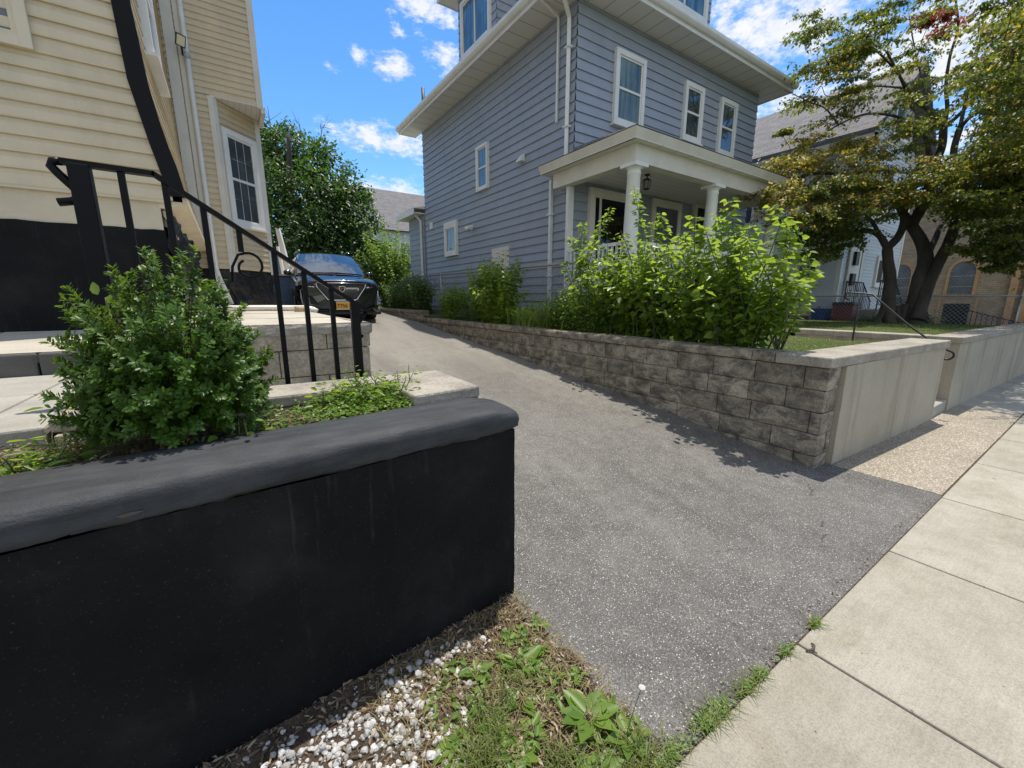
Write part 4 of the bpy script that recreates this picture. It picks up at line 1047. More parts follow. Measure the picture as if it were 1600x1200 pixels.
    # rear annex
    m = MB(); siding(m, (BX0 - .05, 16.1), (BX0 - .05, BY1 + .01), 1.28, 4.45, E_, (-1, 0), .02); siding(m, (BX0 - .05, BY1 + .005), (BX0 + .1, BY1 + .005), 1.28, 4.45, E_, (0, -1), .02); m.box(BX0 - .02, 12, BY1 + .02, 16.1, .8, 4.44)
    an = m.build('annex_wall', MAT['blue'], t)
    m = MB(); m.box(BX0 - .42, 12, BY1 + .03, 16.5, 4.46, 4.50); m.box(BX0 - .44, BX0 - .42, BY1 + .0, 16.5, 4.43, 4.62); m.prism([(BX0 - .44, BY1 + .03, 4.63), (BX0 + 2.5, BY1 + .03, 5.3), (BX0 + 2.5, BY1 + .03, 4.63)], (0, 1.5, 0)); sub(m.build('annex_eave', MAT['white']), an)
    m = MB(); m.tube([(BX0 - .3, BY1 + .25, 4.45), (BX0 - .12, BY1 + .2, 4.25), (BX0 - .12, BY1 + .2, 1.1)], .045, 4, smooth=False); sub(m.build('annex_downspout', MAT['white']), an)
    # ---------------- porch
    PX0, PX1, PY, PZ = 5.98, 10.95, 5.12, 1.72
    m = MB(); m.box(PX0 - .1, PX1 + .1, PY - .15, BY0 - .02, PZ - .12, PZ); m.build('porch_deck', MAT['walk'], t)
    m = MB(); m.box(PX0 - .06, PX1 + .06, PY - .1, BY0 - .03, .8, PZ - .122); m.build('porch_base', MAT['stained'], t)
    cz = 3.74
    for x in (5.93, 8.30, 10.80):
        m = MB(); h = cz - PZ
        m.lathe([(.15, 0), (.15, .07), (.165, .075), (.165, .11), (.13, .13), (.128, .35), (.125, h * .5), (.108, h - .17), (.118, h - .16), (.118, h - .14), (.108, h - .13), (.11, h - .09), (.15, h - .06)], (x, PY, PZ), 28)
        m.box(x - .165, x + .165, PY - .165, PY + .165, cz - .06, cz - .001); m.box(x - .17, x + .17, PY - .17, PY + .17, PZ + .0, PZ + .05); m.build('porch_column', MAT['white'], t)
    m = MB(); m.box(PX0 - .17, PX1 + .06, PY - .12, PY + .10, cz, 4.02); m.box(PX0 - .17, PX0 + .03, PY + .101, BY0 + .3, cz + .002, 4.02); m.box(PX1 - .15, PX1 + .06, PY + .101, BY0 - .03, cz + .002, 4.02)
    m.build('porch_beam', MAT['cream'], t)
    m = MB(); m.box(PX0 + .032, PX1 - .152, PY + .102, BY0 - .03, 3.9, 3.92); m.build('porch_ceiling', MAT['porchceil'], t)
    rx0, rx1, ry0 = 5.60, 11.35, 4.84
    m = MB(); m.box(rx0 + .02, rx1 - .02, ry0 + .02, BY0 + .5, 4.022, 4.035); m.build('porch_soffit', MAT['soffit_x'], t)
    m = MB()   # sloping fascia boards
    m.prism([(rx0 - .03, ry0 - .03, 4.17), (rx0 + .03, ry0 + .03, 4.02), (rx1 - .03, ry0 + .03, 4.02), (rx1 + .03, ry0 - .03, 4.17)], (0, .03, 0))
    m.prism([(rx0 - .03, ry0, 4.172), (rx0 + .03, ry0 + .06, 4.022), (rx0 + .03, 7.28, 4.022), (rx0 - .03, 7.34, 4.172)], (.03, 0, 0))
    m.prism([(rx1 + .03, ry0, 4.172), (rx1 - .03, ry0 + .06, 4.022), (rx1 - .03, 6.8, 4.022), (rx1 + .03, 6.8, 4.172)], (-.03, 0, 0))
    m.prism([(rx0 - .03, 7.31, 4.17), (rx0 + .03, 7.28, 4.02), (BX0 - .03, 7.28, 4.02), (BX0 - .03, 7.31, 4.17)], (0, .03, 0))
    m.build('porch_fascia', MAT['cream'], t)
    m = MB(); rzp = 4.62
    m.face([(rx0 - .04, ry0 - .04, 4.18), (rx1 + .04, ry0 - .04, 4.18), (rx1 - .6, BY0 - .03, rzp - .12), (BX0 + .0, BY0 - .03, rzp - .12)]); m.face([(rx0 - .04, ry0 - .04, 4.181), (BX0, BY0 - .03, rzp - .12), (BX0, 7.34, 4.3), (rx0 - .04, 7.34, 4.181)])
    m.face([(rx1 + .04, ry0 - .04, 4.18), (rx1 + .04, BY0 - .03, 4.18), (rx1 - .6, BY0 - .03, rzp - .12)])
    m.build('porch_roof', MAT['roof'], t, uv=lambda v: (v[0], v[1]))
    # balustrade
    m = MB(); m.box(5.92, 5.97, 5.25, 6.74, 2.46, 2.52); m.box(5.92, 5.97, 5.25, 6.74, 1.80, 1.85); m.box(6.12, 8.16, PY - .02, PY + .02, 2.46, 2.52); m.box(6.12, 8.16, PY - .02, PY + .02, 1.80, 1.85); m.box(8.46, 10.6, PY - .02, PY + .02, 2.46, 2.52); m.box(8.46, 10.6, PY - .02, PY + .02, 1.80, 1.85)
    m.box(PX1 - .1, PX1 - .05, 5.3, 6.7, 2.46, 2.52); m.box(PX1 - .1, PX1 - .05, 5.3, 6.7, 1.8, 1.85)
    bal = m.build('balustrade', MAT['white'], t)
    def balu(x, y):
        mb = MB(); mb.box(x - .017, x + .017, y - .017, y + .017, 1.852, 2.458); sub(mb.build('baluster', MAT['white']), bal)
    for i in range(13): balu(5.945, 5.32 + i * .112)
    for i in range(16): balu(6.22 + i * .123, PY)
    for i in range(17): balu(8.56 + i * .123, PY)
    for i in range(10): balu(PX1 - .075, 5.4 + i * .13)
    m = MB(); m.box(5.91, 6.05, 6.75, 6.83 - .001, PZ, cz); m.build('pilaster', MAT['white'], t)
    window(t, (6.50, BY0 - .02, 2.05), (1, 0), 1.5, 1.75, (0, -1), .14, .08, 'glassdark', 'cream', sash=False)
    m = MB(); m.box(6.80, 6.86, BY0 - .075, BY0 - .045, 2.2, 3.64); m.build('window_mullion', MAT['cream'], t)
    m = MB(); 
    for a, b, c, d in ((8.55, 8.68, PZ, 3.85), (9.55, 9.68, PZ, 3.85), (8.68, 9.55, 3.68, 3.85)): m.box(a, b, BY0 - .08, BY0 - .02, c, d)
    dr = m.build('door', MAT['cream'], t)
    m = MB(); m.box(8.69, 9.54, BY0 - .06, BY0 - .03, PZ, 3.67); sub(m.build('door_panel', MAT['screen']), dr)
    window(t, (10.2, BY0 - .02, 2.05), (1, 0), .95, 1.95, (0, -1), .12, .08, 'glassdark', 'cream')
    c = np.array([7.05, 5.75, 3.9]); m = MB()
    m.lathe([(0, 0), (.05, 0), (.05, -.02), (.012, -.03), (.012, -.07)], c, 10); m.lathe([(.0, -.07), (.05, -.08), (.085, -.11), (.09, -.12), (.0, -.12)], c, 6, smooth=False); m.lathe([(.055, -.26), (.06, -.275), (.0, -.29)], c, 6, smooth=False)
    for k in range(6):
        a = k * math.pi / 3; m.tube([c + (.082 * math.cos(a), .082 * math.sin(a), -.12), c + (.055 * math.cos(a), .055 * math.sin(a), -.265)], .007, 4)
    ln = m.build('porch_lantern', MAT['iron'], t)
    m = MB(); m.lathe([(.07, -.122), (.045, -.262)], c, 6, smooth=False); sub(m.build('lantern_glass', MAT['lamp']), ln)
    m = MB(); c = np.array([6.25, 5.45, 2.53]); P = []
    for i in range(7): P.append([c + np.array([.13 * math.sin(math.pi * i / 6) * math.cos(a) * (1 + .2 * wob((i, a, 0), 2)), .13 * math.sin(math.pi * i / 6) * math.sin(a), .12 - .12 * math.cos(math.pi * i / 6)]) for a in np.linspace(0, 2 * math.pi, 13)])
    m.grid(P); tag(m.build('black_bag', MAT['plastic']), 'small black bag sitting on the porch railing corner', 'bag')
blue_house()

def white_house():
    t = thing('white_house', 'white sided gabled house with grey shingle roof behind the maple tree', 'house', (18, 9, .9))
    X0, X1, Y0, Y1, Z = 15.3, 20.6, 5.12, 16, 6.05
    E_ = .105
    m = MB(); siding(m, (X0, Y1), (X0, Y0), 1.0, Z, E_, (-1, 0), .016); m.build('side_siding', MAT['white2'], t)
    m = MB(); siding(m, (X0, Y0), (X1, Y0), 1.0, Z, E_, (0, -1), .016)
    xm = (X0 + X1) / 2; z = Z
    while z < 8.1:
        w = (8.25 - z) / 2.2 * (X1 - X0) / 2; w2 = (8.25 - z - E_) / 2.2 * (X1 - X0) / 2
        m.face([(xm - w, Y0 - .016, z), (xm + w, Y0 - .016, z), (xm + w2, Y0, z + E_), (xm - w2, Y0, z + E_)]); z += E_
    m.build('front_siding', MAT['white2'], t)
    m = MB(); m.box(X0 + .03, X1 - .03, Y0 + .03, Y1, .4, Z); m.prism([(X0 + .05, Y0 + .04, Z), (X1 - .05, Y0 + .04, Z), (xm, Y0 + .04, 8.2)], (0, Y1 - Y0 - .1, 0)); m.build('inner_wall', MAT['white2'], t)
    m = MB(); m.box(X0 - .02, X1, Y0 - .01, Y1, .3, .995); m.build('foundation', M('brown_masonry', (.20, .13, .10), .9, .2, 6), t)
    m = MB(); m.box(X0 - .03, X0 + .09, Y0 - .03, Y0 + .09, 1.0, Z); m.build('corner_board', MAT['white'], t); m = MB(); m.box(X1 - .09, X1 + .03, Y0 - .03, Y0 + .09, 1.0, Z); m.build('corner_board', MAT['white'], t)
    ry0 = Y0 - .5; e = .45; rz = 8.45
    m = MB(); th = .12
    for s in (-1, 1):
        xe = xm + s * ((X1 - X0) / 2 + e)
        m.prism([(xe, ry0, Z - .14), (xm, ry0, rz - .14), (xm, ry0, rz), (xe, ry0, Z)], (0, Y1 - ry0, 0))
    m.build('roof', MAT['roof'], t, uv=lambda v: (v[1], v[2] * 1.55))
    m = MB(); m.box(X0 - e - .02, X0 - e + .10, ry0, Y1, Z - .32, Z - .145); m.box(X0 - e + .10, X0, ry0, Y1, Z - .32, Z - .29); m.box(X0 - e - .02, X0, ry0 + .0, ry0 + .05, Z - .32, Z - .1)
    m.build('eave', MAT['cream'], t)
    window(t, (17.55, Y0 - .015, 6.5), (1, 0), 1.75, .95, (0, -1), .09, .06, 'glassblue', 'white', vertical=True, munt=(1, 0))
    window(t, (18.2, Y0 - .015, 1.95), (1, 0), 1.4, 1.0, (0, -1), .1, .06, 'glasscurtain', 'white', vertical=True)
    window(t, (16.6, Y0 - .015, 4.0), (1, 0), 1.1, 1.4, (0, -1), .1, .06, 'glass', 'white')
    window(t, (X0 - .015, 6.32, 2.02), (0, -1), .68, 1.15, (-1, 0), .08, .05, 'glass', 'white')
    window(t, (X0 - .015, 8.6, 4.0), (0, -1), .8, 1.3, (-1, 0), .08, .05, 'glass', 'white')
    m = MB(); m.box(15.72, 15.84, Y0 - .07, Y0 - .02, 1.25, 3.35); m.box(16.72, 16.84, Y0 - .07, Y0 - .02, 1.25, 3.35); m.box(15.84, 16.72, Y0 - .07, Y0 - .02, 3.23, 3.35)
    dr = m.build('door', MAT['cream'], t); m = MB(); m.box(15.85, 16.71, Y0 - .045, Y0 - .018, 1.25, 3.225); sub(m.build('door_panel', MAT['white']), dr)
    m = MB(); m.box(16.0, 16.28, Y0 - .12, Y0 - .046, 1.95, 2.3); sub(m.build('mailbox', MAT['plastic']), dr)
    m = MB(); m.box(16.05, 16.3, Y0 - .13, Y0 - .046, 2.55, 2.95); sub(m.build('lantern', MAT['iron']), dr)
    t2 = thing('white_house_stoop', 'concrete stoop with ornate iron railing at the white house door', 'stoop', (16.3, 4.5, .8))
    m = MB(); m.box(15.6, 17.0, 4.15, Y0 - .05, .6, 1.22)
    for k in range(3): m.box(17.005 + .3 * k, 17.3 + .3 * k, 4.15, Y0 - .05, .55, 1.05 - .17 * k)
    m.build('steps', MAT['concrete'], t2, bevel=.015)
    def ironrail(Y):
        m = MB(); m.tube([(15.62, Y, 2.05), (16.95, Y, 2.05), (17.9, Y, 1.45)], .018, 6); m.tube([(15.62, Y, 1.38), (16.95, Y, 1.38), (17.9, Y, .8)], .012, 6); r = m.build('iron_railing', MAT['iron'], t2)
        for i in range(16):
            x = 15.62 + i * .15; zz = 0 if x < 16.95 else (x - 16.95) * .63
            mb = MB(); mb.tube([(x, Y, (1.22 if i % 5 == 0 else 1.38) - zz), (x, Y, 2.05 - zz)], .016 if i % 5 == 0 else .009, 5); sub(mb.build('baluster', MAT['iron']), r)
        mb = MB()
        for x in (15.95, 16.55):
            mb.tube([(x + .06 * math.cos(a), Y - .004, 1.72 + .09 * math.sin(a)) for a in np.linspace(0, 6.28, 13)], .008, 4)
        sub(mb.build('scrollwork', MAT['iron']), r)
    ironrail(4.2); ironrail(Y0 - .12)
    # things along the wall
    def bin_(name, label, x, y, z, w, d, h, mat, lidmat, lh=.06):
        t_ = thing(name, label, 'bin', (x, y, z)); mb = MB()
        mb.prism([(x - w * .42, y - d * .42, z), (x + w * .42, y - d * .42, z), (x + w * .42, y + d * .42, z), (x - w * .42, y + d * .42, z)], (0, 0, .02))
        b = [(x - w * .42, y - d * .42, z + .02), (x + w * .42, y - d * .42, z + .02), (x + w * .42, y + d * .42, z + .02), (x - w * .42, y + d * .42, z + .02)]
        tt = [(x - w / 2, y - d / 2, z + h), (x + w / 2, y - d / 2, z + h), (x + w / 2, y + d / 2, z + h), (x - w / 2, y + d / 2, z + h)]
        for i in range(4): mb.face([b[i], b[(i + 1) % 4], tt[(i + 1) % 4], tt[i]])
        mb.build('body', mat, t_); mb = MB(); mb.box(x - w * .53, x + w * .53, y - d * .53, y + d * .53, z + h + .001, z + h + lh); mb.build('lid', lidmat, t_, bevel=.02)
    bin_('recycling_bin', 'blue plastic recycling bin beside the white house wall', 14.78, 5.25, .86, .42, .4, .36, MAT['bluebin'], MAT['bluebin'], .03)
    bin_('storage_bin', 'red tub with dark lid against the white house corner', 15.02, 4.72, .84, .6, .5, .50, MAT['redbin'], MAT['greybin'], .10)
    bin_('black_crate', 'black storage box with white lid before the stoop', 16.5, 3.7, .78, .95, .5, .42, MAT['plastic'], MAT['white'], .04)
    m = MB(); m.tube([(14.65, 5.5, .88), (14.62, 5.25, 1.32)], .05, 4, smooth=False); tag(m.build('wood_plank', MAT['plank']), 'raw wood plank leaning beside the blue recycling bin', 'plank')
white_house()

def brick_building():
    t = thing('brick_building', 'tan brick building with arched leaded windows at the far right', 'building', (28, 8, .4))
    X = 25; Y0, Y1 = 2.2, 20
    wins = [(3.78, 4.5, 1.73, 3.05), (5.72, 6.44, 1.3, 3.05), (7.7, 8.42, 1.3, 3.05)]
    m = MB(); m.box(X, X + 12, Y0, Y1, .2, 5.6); m.build('wall', MAT['brick'], t, uv=lambda v: (v[0] + v[1], v[2]))
    m = MB(); m.box(X - .12, X + 12.1, Y0 - .12, Y1, 5.602, 5.85); m.build('parapet', MAT['stonetrim'], t)
    def arch(y0, y1, z0, z1, k=10):
        c = (y0 + y1) / 2; r = (y1 - y0) / 2; zs = z1 - r * 1.15
        return [(y0, z0), (y1, z0)] + [(c + r * math.cos(a), zs + r * 1.15 * math.sin(a)) for a in np.linspace(0, math.pi, k)]
    for (a, b, z0, z1) in wins:
        m = MB(); out = arch(a - .10, b + .10, z0 - .06, z1 + .11); inn = arch(a, b, z0, z1)
        for i in range(len(out)):
            j = (i + 1) % len(out)
            m.prism([(X - .05, *out[i]), (X - .05, *out[j]), (X - .05, *inn[j]), (X - .05, *inn[i])], (.048, 0, 0))
        w = m.build('arched_window', MAT['brickquoin'], t)
        m = MB(); m.prism([(X - .02, y, z) for y, z in inn], (.018, 0, 0)); sub(m.build('pane', MAT['screen']), w)
        m = MB()
        for zz in np.arange(z0 + .3, z1 - .2, .42): m.box(X - .03, X - .021, a + .01, b - .01, zz, zz + .025)
        for k in range(-14, 14):
            y = a + k * .12
            pts = []
            for d in (1, -1):
                p = [(yy, z0 + (yy - y) * d * 1.3 + (0 if d > 0 else 1.6)) for yy in np.linspace(a + .02, b - .02, 9)]
                p = [q for q in p if z0 < q[1] < z1 - .28]
                if len(p) > 1: m.tube([(X - .024, *p[0]), (X - .024, *p[-1])], .006, 3)
        sub(m.build('leading', MAT['galv']), w)
    m = MB(); m.box(X - .03, X - .002, 3.75, 4.5, .5, 1.36); m.build('basement_grate', MAT['plastic'], t)
    m = MB()
    for y in (2.25, 2.6): m.box(X - .16, X - .002, y, y + .2, .3, 5.6)
    for y in (3.55, 4.62): m.box(X - .03, X - .003, y, y + .08, .4, 1.6)
    m.build('pilaster', MAT['brickquoin'], t)
    t = thing('basement_stair_railing', 'black iron railing sloping down beside the brick building', 'railing', (24.6, 3, .4))
    m = MB(); m.tube([(24.7, 3.75, 1.1), (24.7, 2.3, .66)], .018, 6); m.build('rail', MAT['iron'], t)
    for i in range(11):
        y = 3.75 - i * .145; mb = MB(); mb.tube([(24.7, y, 1.1 - i * .044), (24.7, y, .2)], .012, 5); mb.build('picket', MAT['iron'], t)
brick_building()

def far_house():
    t = thing('far_house', 'distant pale house with grey gable roof seen over the green shrubs', 'house', (10, 36, 1))
    a = at(584, 340, 34)
    m = MB(); m.box(7.0, 19, 35, 44, 1, 7.0); m.build('wall', MAT['white2'], t)
    m = MB(); m.prism([(6.5, 34.5, 7.0), (6.5, 45, 7.0), (6.5, 39.7, 11.2)], (13, 0, 0)); m.build('roof', MAT['roof'], t, uv=lambda v: (v[0], v[2] * 1.5))
    window(t, (9.7, 34.99, 4.6), (1, 0), 1.0, 1.6, (0, -1), .1, .06, 'glass', 'white'); window(t, (12.2, 34.99, 4.6), (1, 0), 1.0, 1.6, (0, -1), .1, .06, 'glass', 'white')
far_house()

# ================================================================== FENCES
def chain_fence(t, p, q, zt, zb, r=.0034, s=.085, posts=(), rail_r=.021, post_r=.024, zbase=.8, railmat='fencerust'):
    """p, q plan points; zt / zb give the top and bottom height at each end"""
    p = np.array([*p, 0.]); q = np.array([*q, 0.]); u = unit(q - p); L = np.linalg.norm(q - p)
    def T(s_): return zt[0] + (zt[1] - zt[0]) * s_ / L
    m = MB(); m.tube([p + (0, 0, zt[0]), q + (0, 0, zt[1])], rail_r, 8); m.build('top_rail', MAT[railmat], t)
    m = MB(); h = zt[0] - zb[0]; k = -int(h / s) - 1
    while k * s < L:
        for sg in (1, -1):
            x0 = k * s; a, b = (x0, x0 + h) if sg > 0 else (x0 + h, x0)       # runs up-right or up-left
            pts = []
            n = 7
            for i in range(n + 1):
                f = i / n; x = a + (b - a) * f
                if 0 <= x <= L: pts.append(p + u * x + np.array([0, 0, zb[0] + (zb[1] - zb[0]) * x / L + (T(x) - zb[0] - (zb[1] - zb[0]) * x / L) * f]) + np.array([u[1], -u[0], 0]) * (.003 * sg))
            if len(pts) > 1: m.tube(pts, r, 3, cap=False)
        k += 1
    nst = int(L / s)
    for i in range(nst):            # twisted barbs over the rail
        x = i * s; m.tube([p + u * x + np.array([0, 0, T(x) - .02]), p + u * (x + .012) + np.array([0, 0, T(x) + .045])], r * 1.1, 3, cap=False)
    m.build('wire_mesh', MAT['galv'], t)
    for s_ in posts:
        m = MB(); b = p + u * s_; m.tube([b + (0, 0, zbase), b + (0, 0, T(s_) + .01)], post_r, 8)
        m.lathe([(post_r * 1.15, .0), (post_r * 1.1, .02), (post_r * .6, .04), (0, .045)], b + (0, 0, T(s_)), 8)
        m.build('post', MAT['galv'], t)
t = thing('chain_link_fence', 'rusty chain link fence between the shrub bed and the blue house', 'fence', (5.1, 9, 1))
chain_fence(t, (5.1, 5.35), (5.1, 14.2), (2.13, 2.22), (1.02, 1.08), posts=(.0, 2.95, 5.9, 8.84))
t = thing('front_lot_fence', 'chain link fence before the white house and the tan brick building', 'fence', (14.4, 4, .8))
chain_fence(t, (14.4, 1.42), (14.4, 9.5), (1.60, 1.62), (.95, .95), r=.0035, s=.09, posts=(0, 2.35, 4.7, 7.1), zbase=.6, railmat='galv')
def gate_post():
    t = thing('gate_post', 'dark iron gate post with scroll at the street end of the chain link fence', 'post', (14.5, 1.3, .8))
    m = MB(); m.tube([(14.45, 1.28, .7), (14.45, 1.28, 1.75)], .03, 8); m.build('post', MAT['iron'], t)
    m = MB(); m.tube([(14.45, 1.25 + .09 * math.cos(a), 1.5 + .09 * math.sin(a)) for a in np.linspace(0, 5.5, 14)], .012, 5); m.build('scroll', MAT['iron'], t)
gate_post()

# ================================================================== THE CAR
def suv():
    t = thing('parked_suv', 'black sport utility vehicle with orange license plate parked up the driveway', 'car')
    # stations along the length from the nose (y = 0) to the tail; half profiles sill -> centre line
    ST = [(0.02, [(.70, .34), (.80, .50), (.86, .72), (.86, .92), (.78, 1.00), (.4, 1.035), (0, 1.045)]),
          (0.16, [(.84, .28), (.93, .50), (.955, .74), (.93, .97), (.82, 1.055), (.42, 1.085), (0, 1.095)]),
          (0.45, [(.93, .26), (.975, .50), (.985, .76), (.955, 1.01), (.84, 1.095), (.44, 1.125), (0, 1.135)]),
          (1.30, [(.95, .25), (.98, .50), (.985, .80), (.95, 1.075), (.83, 1.15), (.45, 1.185), (0, 1.195)]),
          (2.20, [(.95, .25), (.975, .50), (.98, .82), (.945, 1.10), (.82, 1.14), (.45, 1.14), (0, 1.14)]),
          (3.80, [(.95, .26), (.975, .50), (.985, .84), (.945, 1.13), (.82, 1.16), (.45, 1.16), (0, 1.16)]),
          (4.75, [(.93, .30), (.965, .52), (.97, .84), (.93, 1.12), (.80, 1.16), (.45, 1.16), (0, 1.16)]),
          (5.03, [(.84, .40), (.90, .55), (.90, .84), (.86, 1.08), (.74, 1.12), (.4, 1.13), (0, 1.13)])]
    def full(h): return [(-x, z) for x, z in h] + [(x, z) for x, z in h[-2::-1]]
    rows = []
    ys = [s[0] for s in ST]
    dense = sorted(set(ys + list(np.linspace(.02, 5.03, 40))))
    for y in dense:
        h = [(np.interp(y, ys, [s[1][k][0] for s in ST]), np.interp(y, ys, [s[1][k][1] for s in ST])) for k in range(7)]
        f = []
        hh = full(h)
        for (x, z) in hh: f.append((x, y - .10 * (1 - (x / .95) ** 2) * max(0, 1 - y / .5), z))
        rows.append(f)
    m = MB(); m.grid(rows); m.face([p for p in rows[0]]); m.face([p for p in rows[-1]][::-1])
    body = m.build('body', MAT['carpaint'], t)
    sd = body.modifiers.new('smooth', 'SUBSURF'); sd.levels = 1; sd.render_levels = 1
    # greenhouse: pillars and roof
    G = [(1.28, .86, 1.14), (1.75, .80, 1.42), (2.25, .70, 1.68), (2.7, .675, 1.755), (3.4, .665, 1.775), (4.2, .655, 1.745), (4.6, .66, 1.66), (4.98, .74, 1.16)]
    P = []
    for (y, w, z) in G:
        P.append([(-.90, y, 1.10), (-w - .03, y, max(1.1, z - .05))] + [(w * s, y - .05 * (1 - s * s) * (1 if y < 2.3 else 0), z + .045 * (1 - s * s)) for s in np.linspace(-1, 1, 9)] + [(w + .03, y, max(1.1, z - .05)), (.90, y, 1.10)])
    m = MB(); m.grid(P); m.build('cabin', MAT['carpaint'], t)
    m = MB(); P = []
    for f in np.linspace(.06, .97, 8):
        y = 1.28 + f * (2.28 - 1.28); w = np.interp(y, [1.28, 1.75, 2.28], [.84, .775, .672]) ; z = np.interp(y, [1.28, 1.75, 2.25, 2.3], [1.14, 1.42, 1.68, 1.69])
        P.append([(w * s, y - .06 * (1 - s * s) - .012, z + .045 * (1 - s * s) + .012) for s in np.linspace(-1, 1, 13)])
    m.grid(P); m.build('windscreen', MAT['carglass'], t)
    for s in (-1, 1):
        m = MB()
        for quad in ([(1.62, 1.18, .925), (2.75, 1.18, .93), (2.75, 1.67, .74), (2.22, 1.60, .765)], [(2.82, 1.18, .93), (3.75, 1.18, .93), (3.75, 1.68, .735), (2.82, 1.68, .735)], [(3.82, 1.18, .93), (4.6, 1.2, .91), (4.4, 1.6, .75), (3.82, 1.66, .74)]):
            m.face([(s * (x + .0), y, z) for y, z, x in quad])
        m.build('side_window', MAT['carside'], t)
        m = MB(); m.tube([(s * .66, 2.35, 1.79), (s * .65, 2.5, 1.83), (s * .645, 4.2, 1.83), (s * .645, 4.4, 1.78)], .018, 6); m.build('roof_rail', MAT['chrome'], t)
        m = MB(); P = []
        for i in range(7):
            a = math.pi * i / 6; P.append([(s * (1.04 + .10 * math.cos(b) * math.sin(a)), 1.62 + .07 * math.sin(b) * math.sin(a) + .02, 1.20 + .075 * -math.cos(a)) for b in np.linspace(0, 2 * math.pi, 13)])
        m.grid(P); m.tube([(s * .90, 1.68, 1.14), (s * 1.02, 1.64, 1.16)], .025, 6); mi = m.build('mirror', MAT['carpaint'], t)
        for yw in (.98, 3.88):
            c = (s * .87, yw, .375)
            m = MB(); m.lathe([(.22, -.11), (.34, -.115), (.375, -.09), (.38, -.04), (.38, .06), (.37, .105), (.34, .12), (.24, .11)], c, 32, (s, 0, 0)); w = m.build('wheel', MAT['tyre'], t)
            m = MB(); m.lathe([(.24, .10), (.245, .115), (.23, .118), (.20, .085), (.0, .08)], c, 32, (s, 0, 0))
            for k in range(10):
                a = k * math.pi / 5; m.tube([(c[0] + s * .098, c[1] + .04 * math.cos(a), c[2] + .04 * math.sin(a)), (c[0] + s * .108, c[1] + .225 * math.cos(a), c[2] + .225 * math.sin(a))], .016, 4)
            sub(m.build('rim', MAT['alloy']), w)
            m = MB(); P = []
            for a in np.linspace(-.15, math.pi + .15, 20): P.append([(s * (.972 + dx), yw + r * math.cos(a), .375 + r * math.sin(a)) for r, dx in ((.39, .0), (.395, .022), (.45, .022), (.46, .0))])
            m.grid(P); m.build('wheel_arch', MAT['plastic'], t)
        # lamps: slim horizontal headlight and the tall light blade
        m = MB(); P = []
        for f in np.linspace(0, 1, 6):
            x = .56 + f * .36; y = -.045 + .21 * f ** 2; P.append([(s * x, y - .012, .855 + .03 * f), (s * x, y - .018, .90 + .03 * f), (s * (x - .01), y + .0, .965 + .02 * f)])
        m.grid(P); h = m.build('headlight', MAT['carside'], t)
        m = MB(); m.tube([(s * (.58 + f * .33), -.06 + .21 * (f + .02) ** 2, .868 + .03 * f) for f in np.linspace(0, 1, 6)], .013, 6); sub(m.build('chrome_strip', MAT['chrome']), h)
        m = MB(); m.tube([(s * .885, .075, .80), (s * .89, .06, .62), (s * .86, .05, .44)], .016, 6); m.build('light_blade', MAT['lamp'], t)
        m = MB(); m.prism([(s * .52, -.06, .46), (s * .80, .01, .48), (s * .82, .02, .70), (s * .66, -.045, .66)], (0, .02, 0)); m.build('air_intake', MAT['plastic'], t)
    gy = -.105
    gp = [(-.55, .90), (-.50, .955), (.50, .955), (.55, .90), (.34, .60), (.28, .575), (-.28, .575), (-.34, .60)]
    def gy_(x): return -.085 - .03 * (1 - (x / .6) ** 2)
    m = MB(); m.prism([(x, gy_(x), z) for x, z in gp], (0, .05, 0)); gr = m.build('grille', MAT['plastic'], t)
    m = MB(); m.tube([(x, gy_(x) - .008, z) for x, z in [(-.56, .95), (-.55, .88), (-.34, .59), (-.28, .567), (.28, .567), (.34, .59), (.55, .88), (.56, .95)]], .016, 6); m.tube([(-.55, gy_(.55) - .008, .965), (0, gy_(0) - .004, .975), (.55, gy_(.55) - .008, .965)], .014, 6); sub(m.build('grille_surround', MAT['chrome']), gr)
    m = MB()
    def inside(x, z): return .585 < z < .945 and abs(x) < np.interp(z, [.58, .60, .9, .95], [.27, .33, .54, .50])
    for k in range(-26, 27):
        for sg in (1, -1):
            pts = []
            for z in np.linspace(.585, .945, 14):
                x = k * .062 + sg * (z - .76) * 1.5
                if inside(x, z): pts.append((x, gy_(x) - .006, z))
            if len(pts) > 1: m.tube([pts[0], pts[-1]], .0045, 3)
    sub(m.build('grille_mesh', MAT['alloy']), gr)
    m = MB(); cz = .83; sh = [(-.075, .06), (-.06, .075), (.06, .075), (.075, .06), (.07, -.01), (.045, -.055), (0, -.08), (-.045, -.055), (-.07, -.01)]
    m.prism([(x, gy_(0) - .03, cz + z) for x, z in sh], (0, .02, 0)); em = m.build('emblem', MAT['chrome'], t)
    m = MB(); m.prism([(x * .72, gy_(0) - .034, cz + z * .72) for x, z in sh], (0, .003, 0)); sub(m.build('emblem_field', MAT['ink']), em)
    m = MB(); m.obox((0, gy_(0) - .036, cz), (1, 0, .6), (0, 1, 0), (-.6, 0, 1), (-.045, .045), (0, .002), (-.008, .008)); m.box(-.05, 0, gy_(0) - .037, gy_(0) - .0355, cz + .0, cz + .04); sub(m.build('emblem_band', MAT['redbin']), em)
    m = MB(); m.tube([(-.62, -.02, 1.012), (-.3, -.065, 1.03), (0, -.078, 1.036), (.3, -.065, 1.03), (.62, -.02, 1.012)], .010, 6); m.build('hood_strip', MAT['chrome'], t)
    py = gy_(0) - .05
    m = MB(); m.box(-.158, .158, py, py + .02, .36, .52); pl = m.build('license_plate', MAT['plate'], t)
    cu = bpy.data.curves.new('plate_text', 'FONT'); cu.body = 'T756'; cu.size = .115; cu.extrude = .0006; cu.offset = .0015; cu.align_x = 'LEFT'
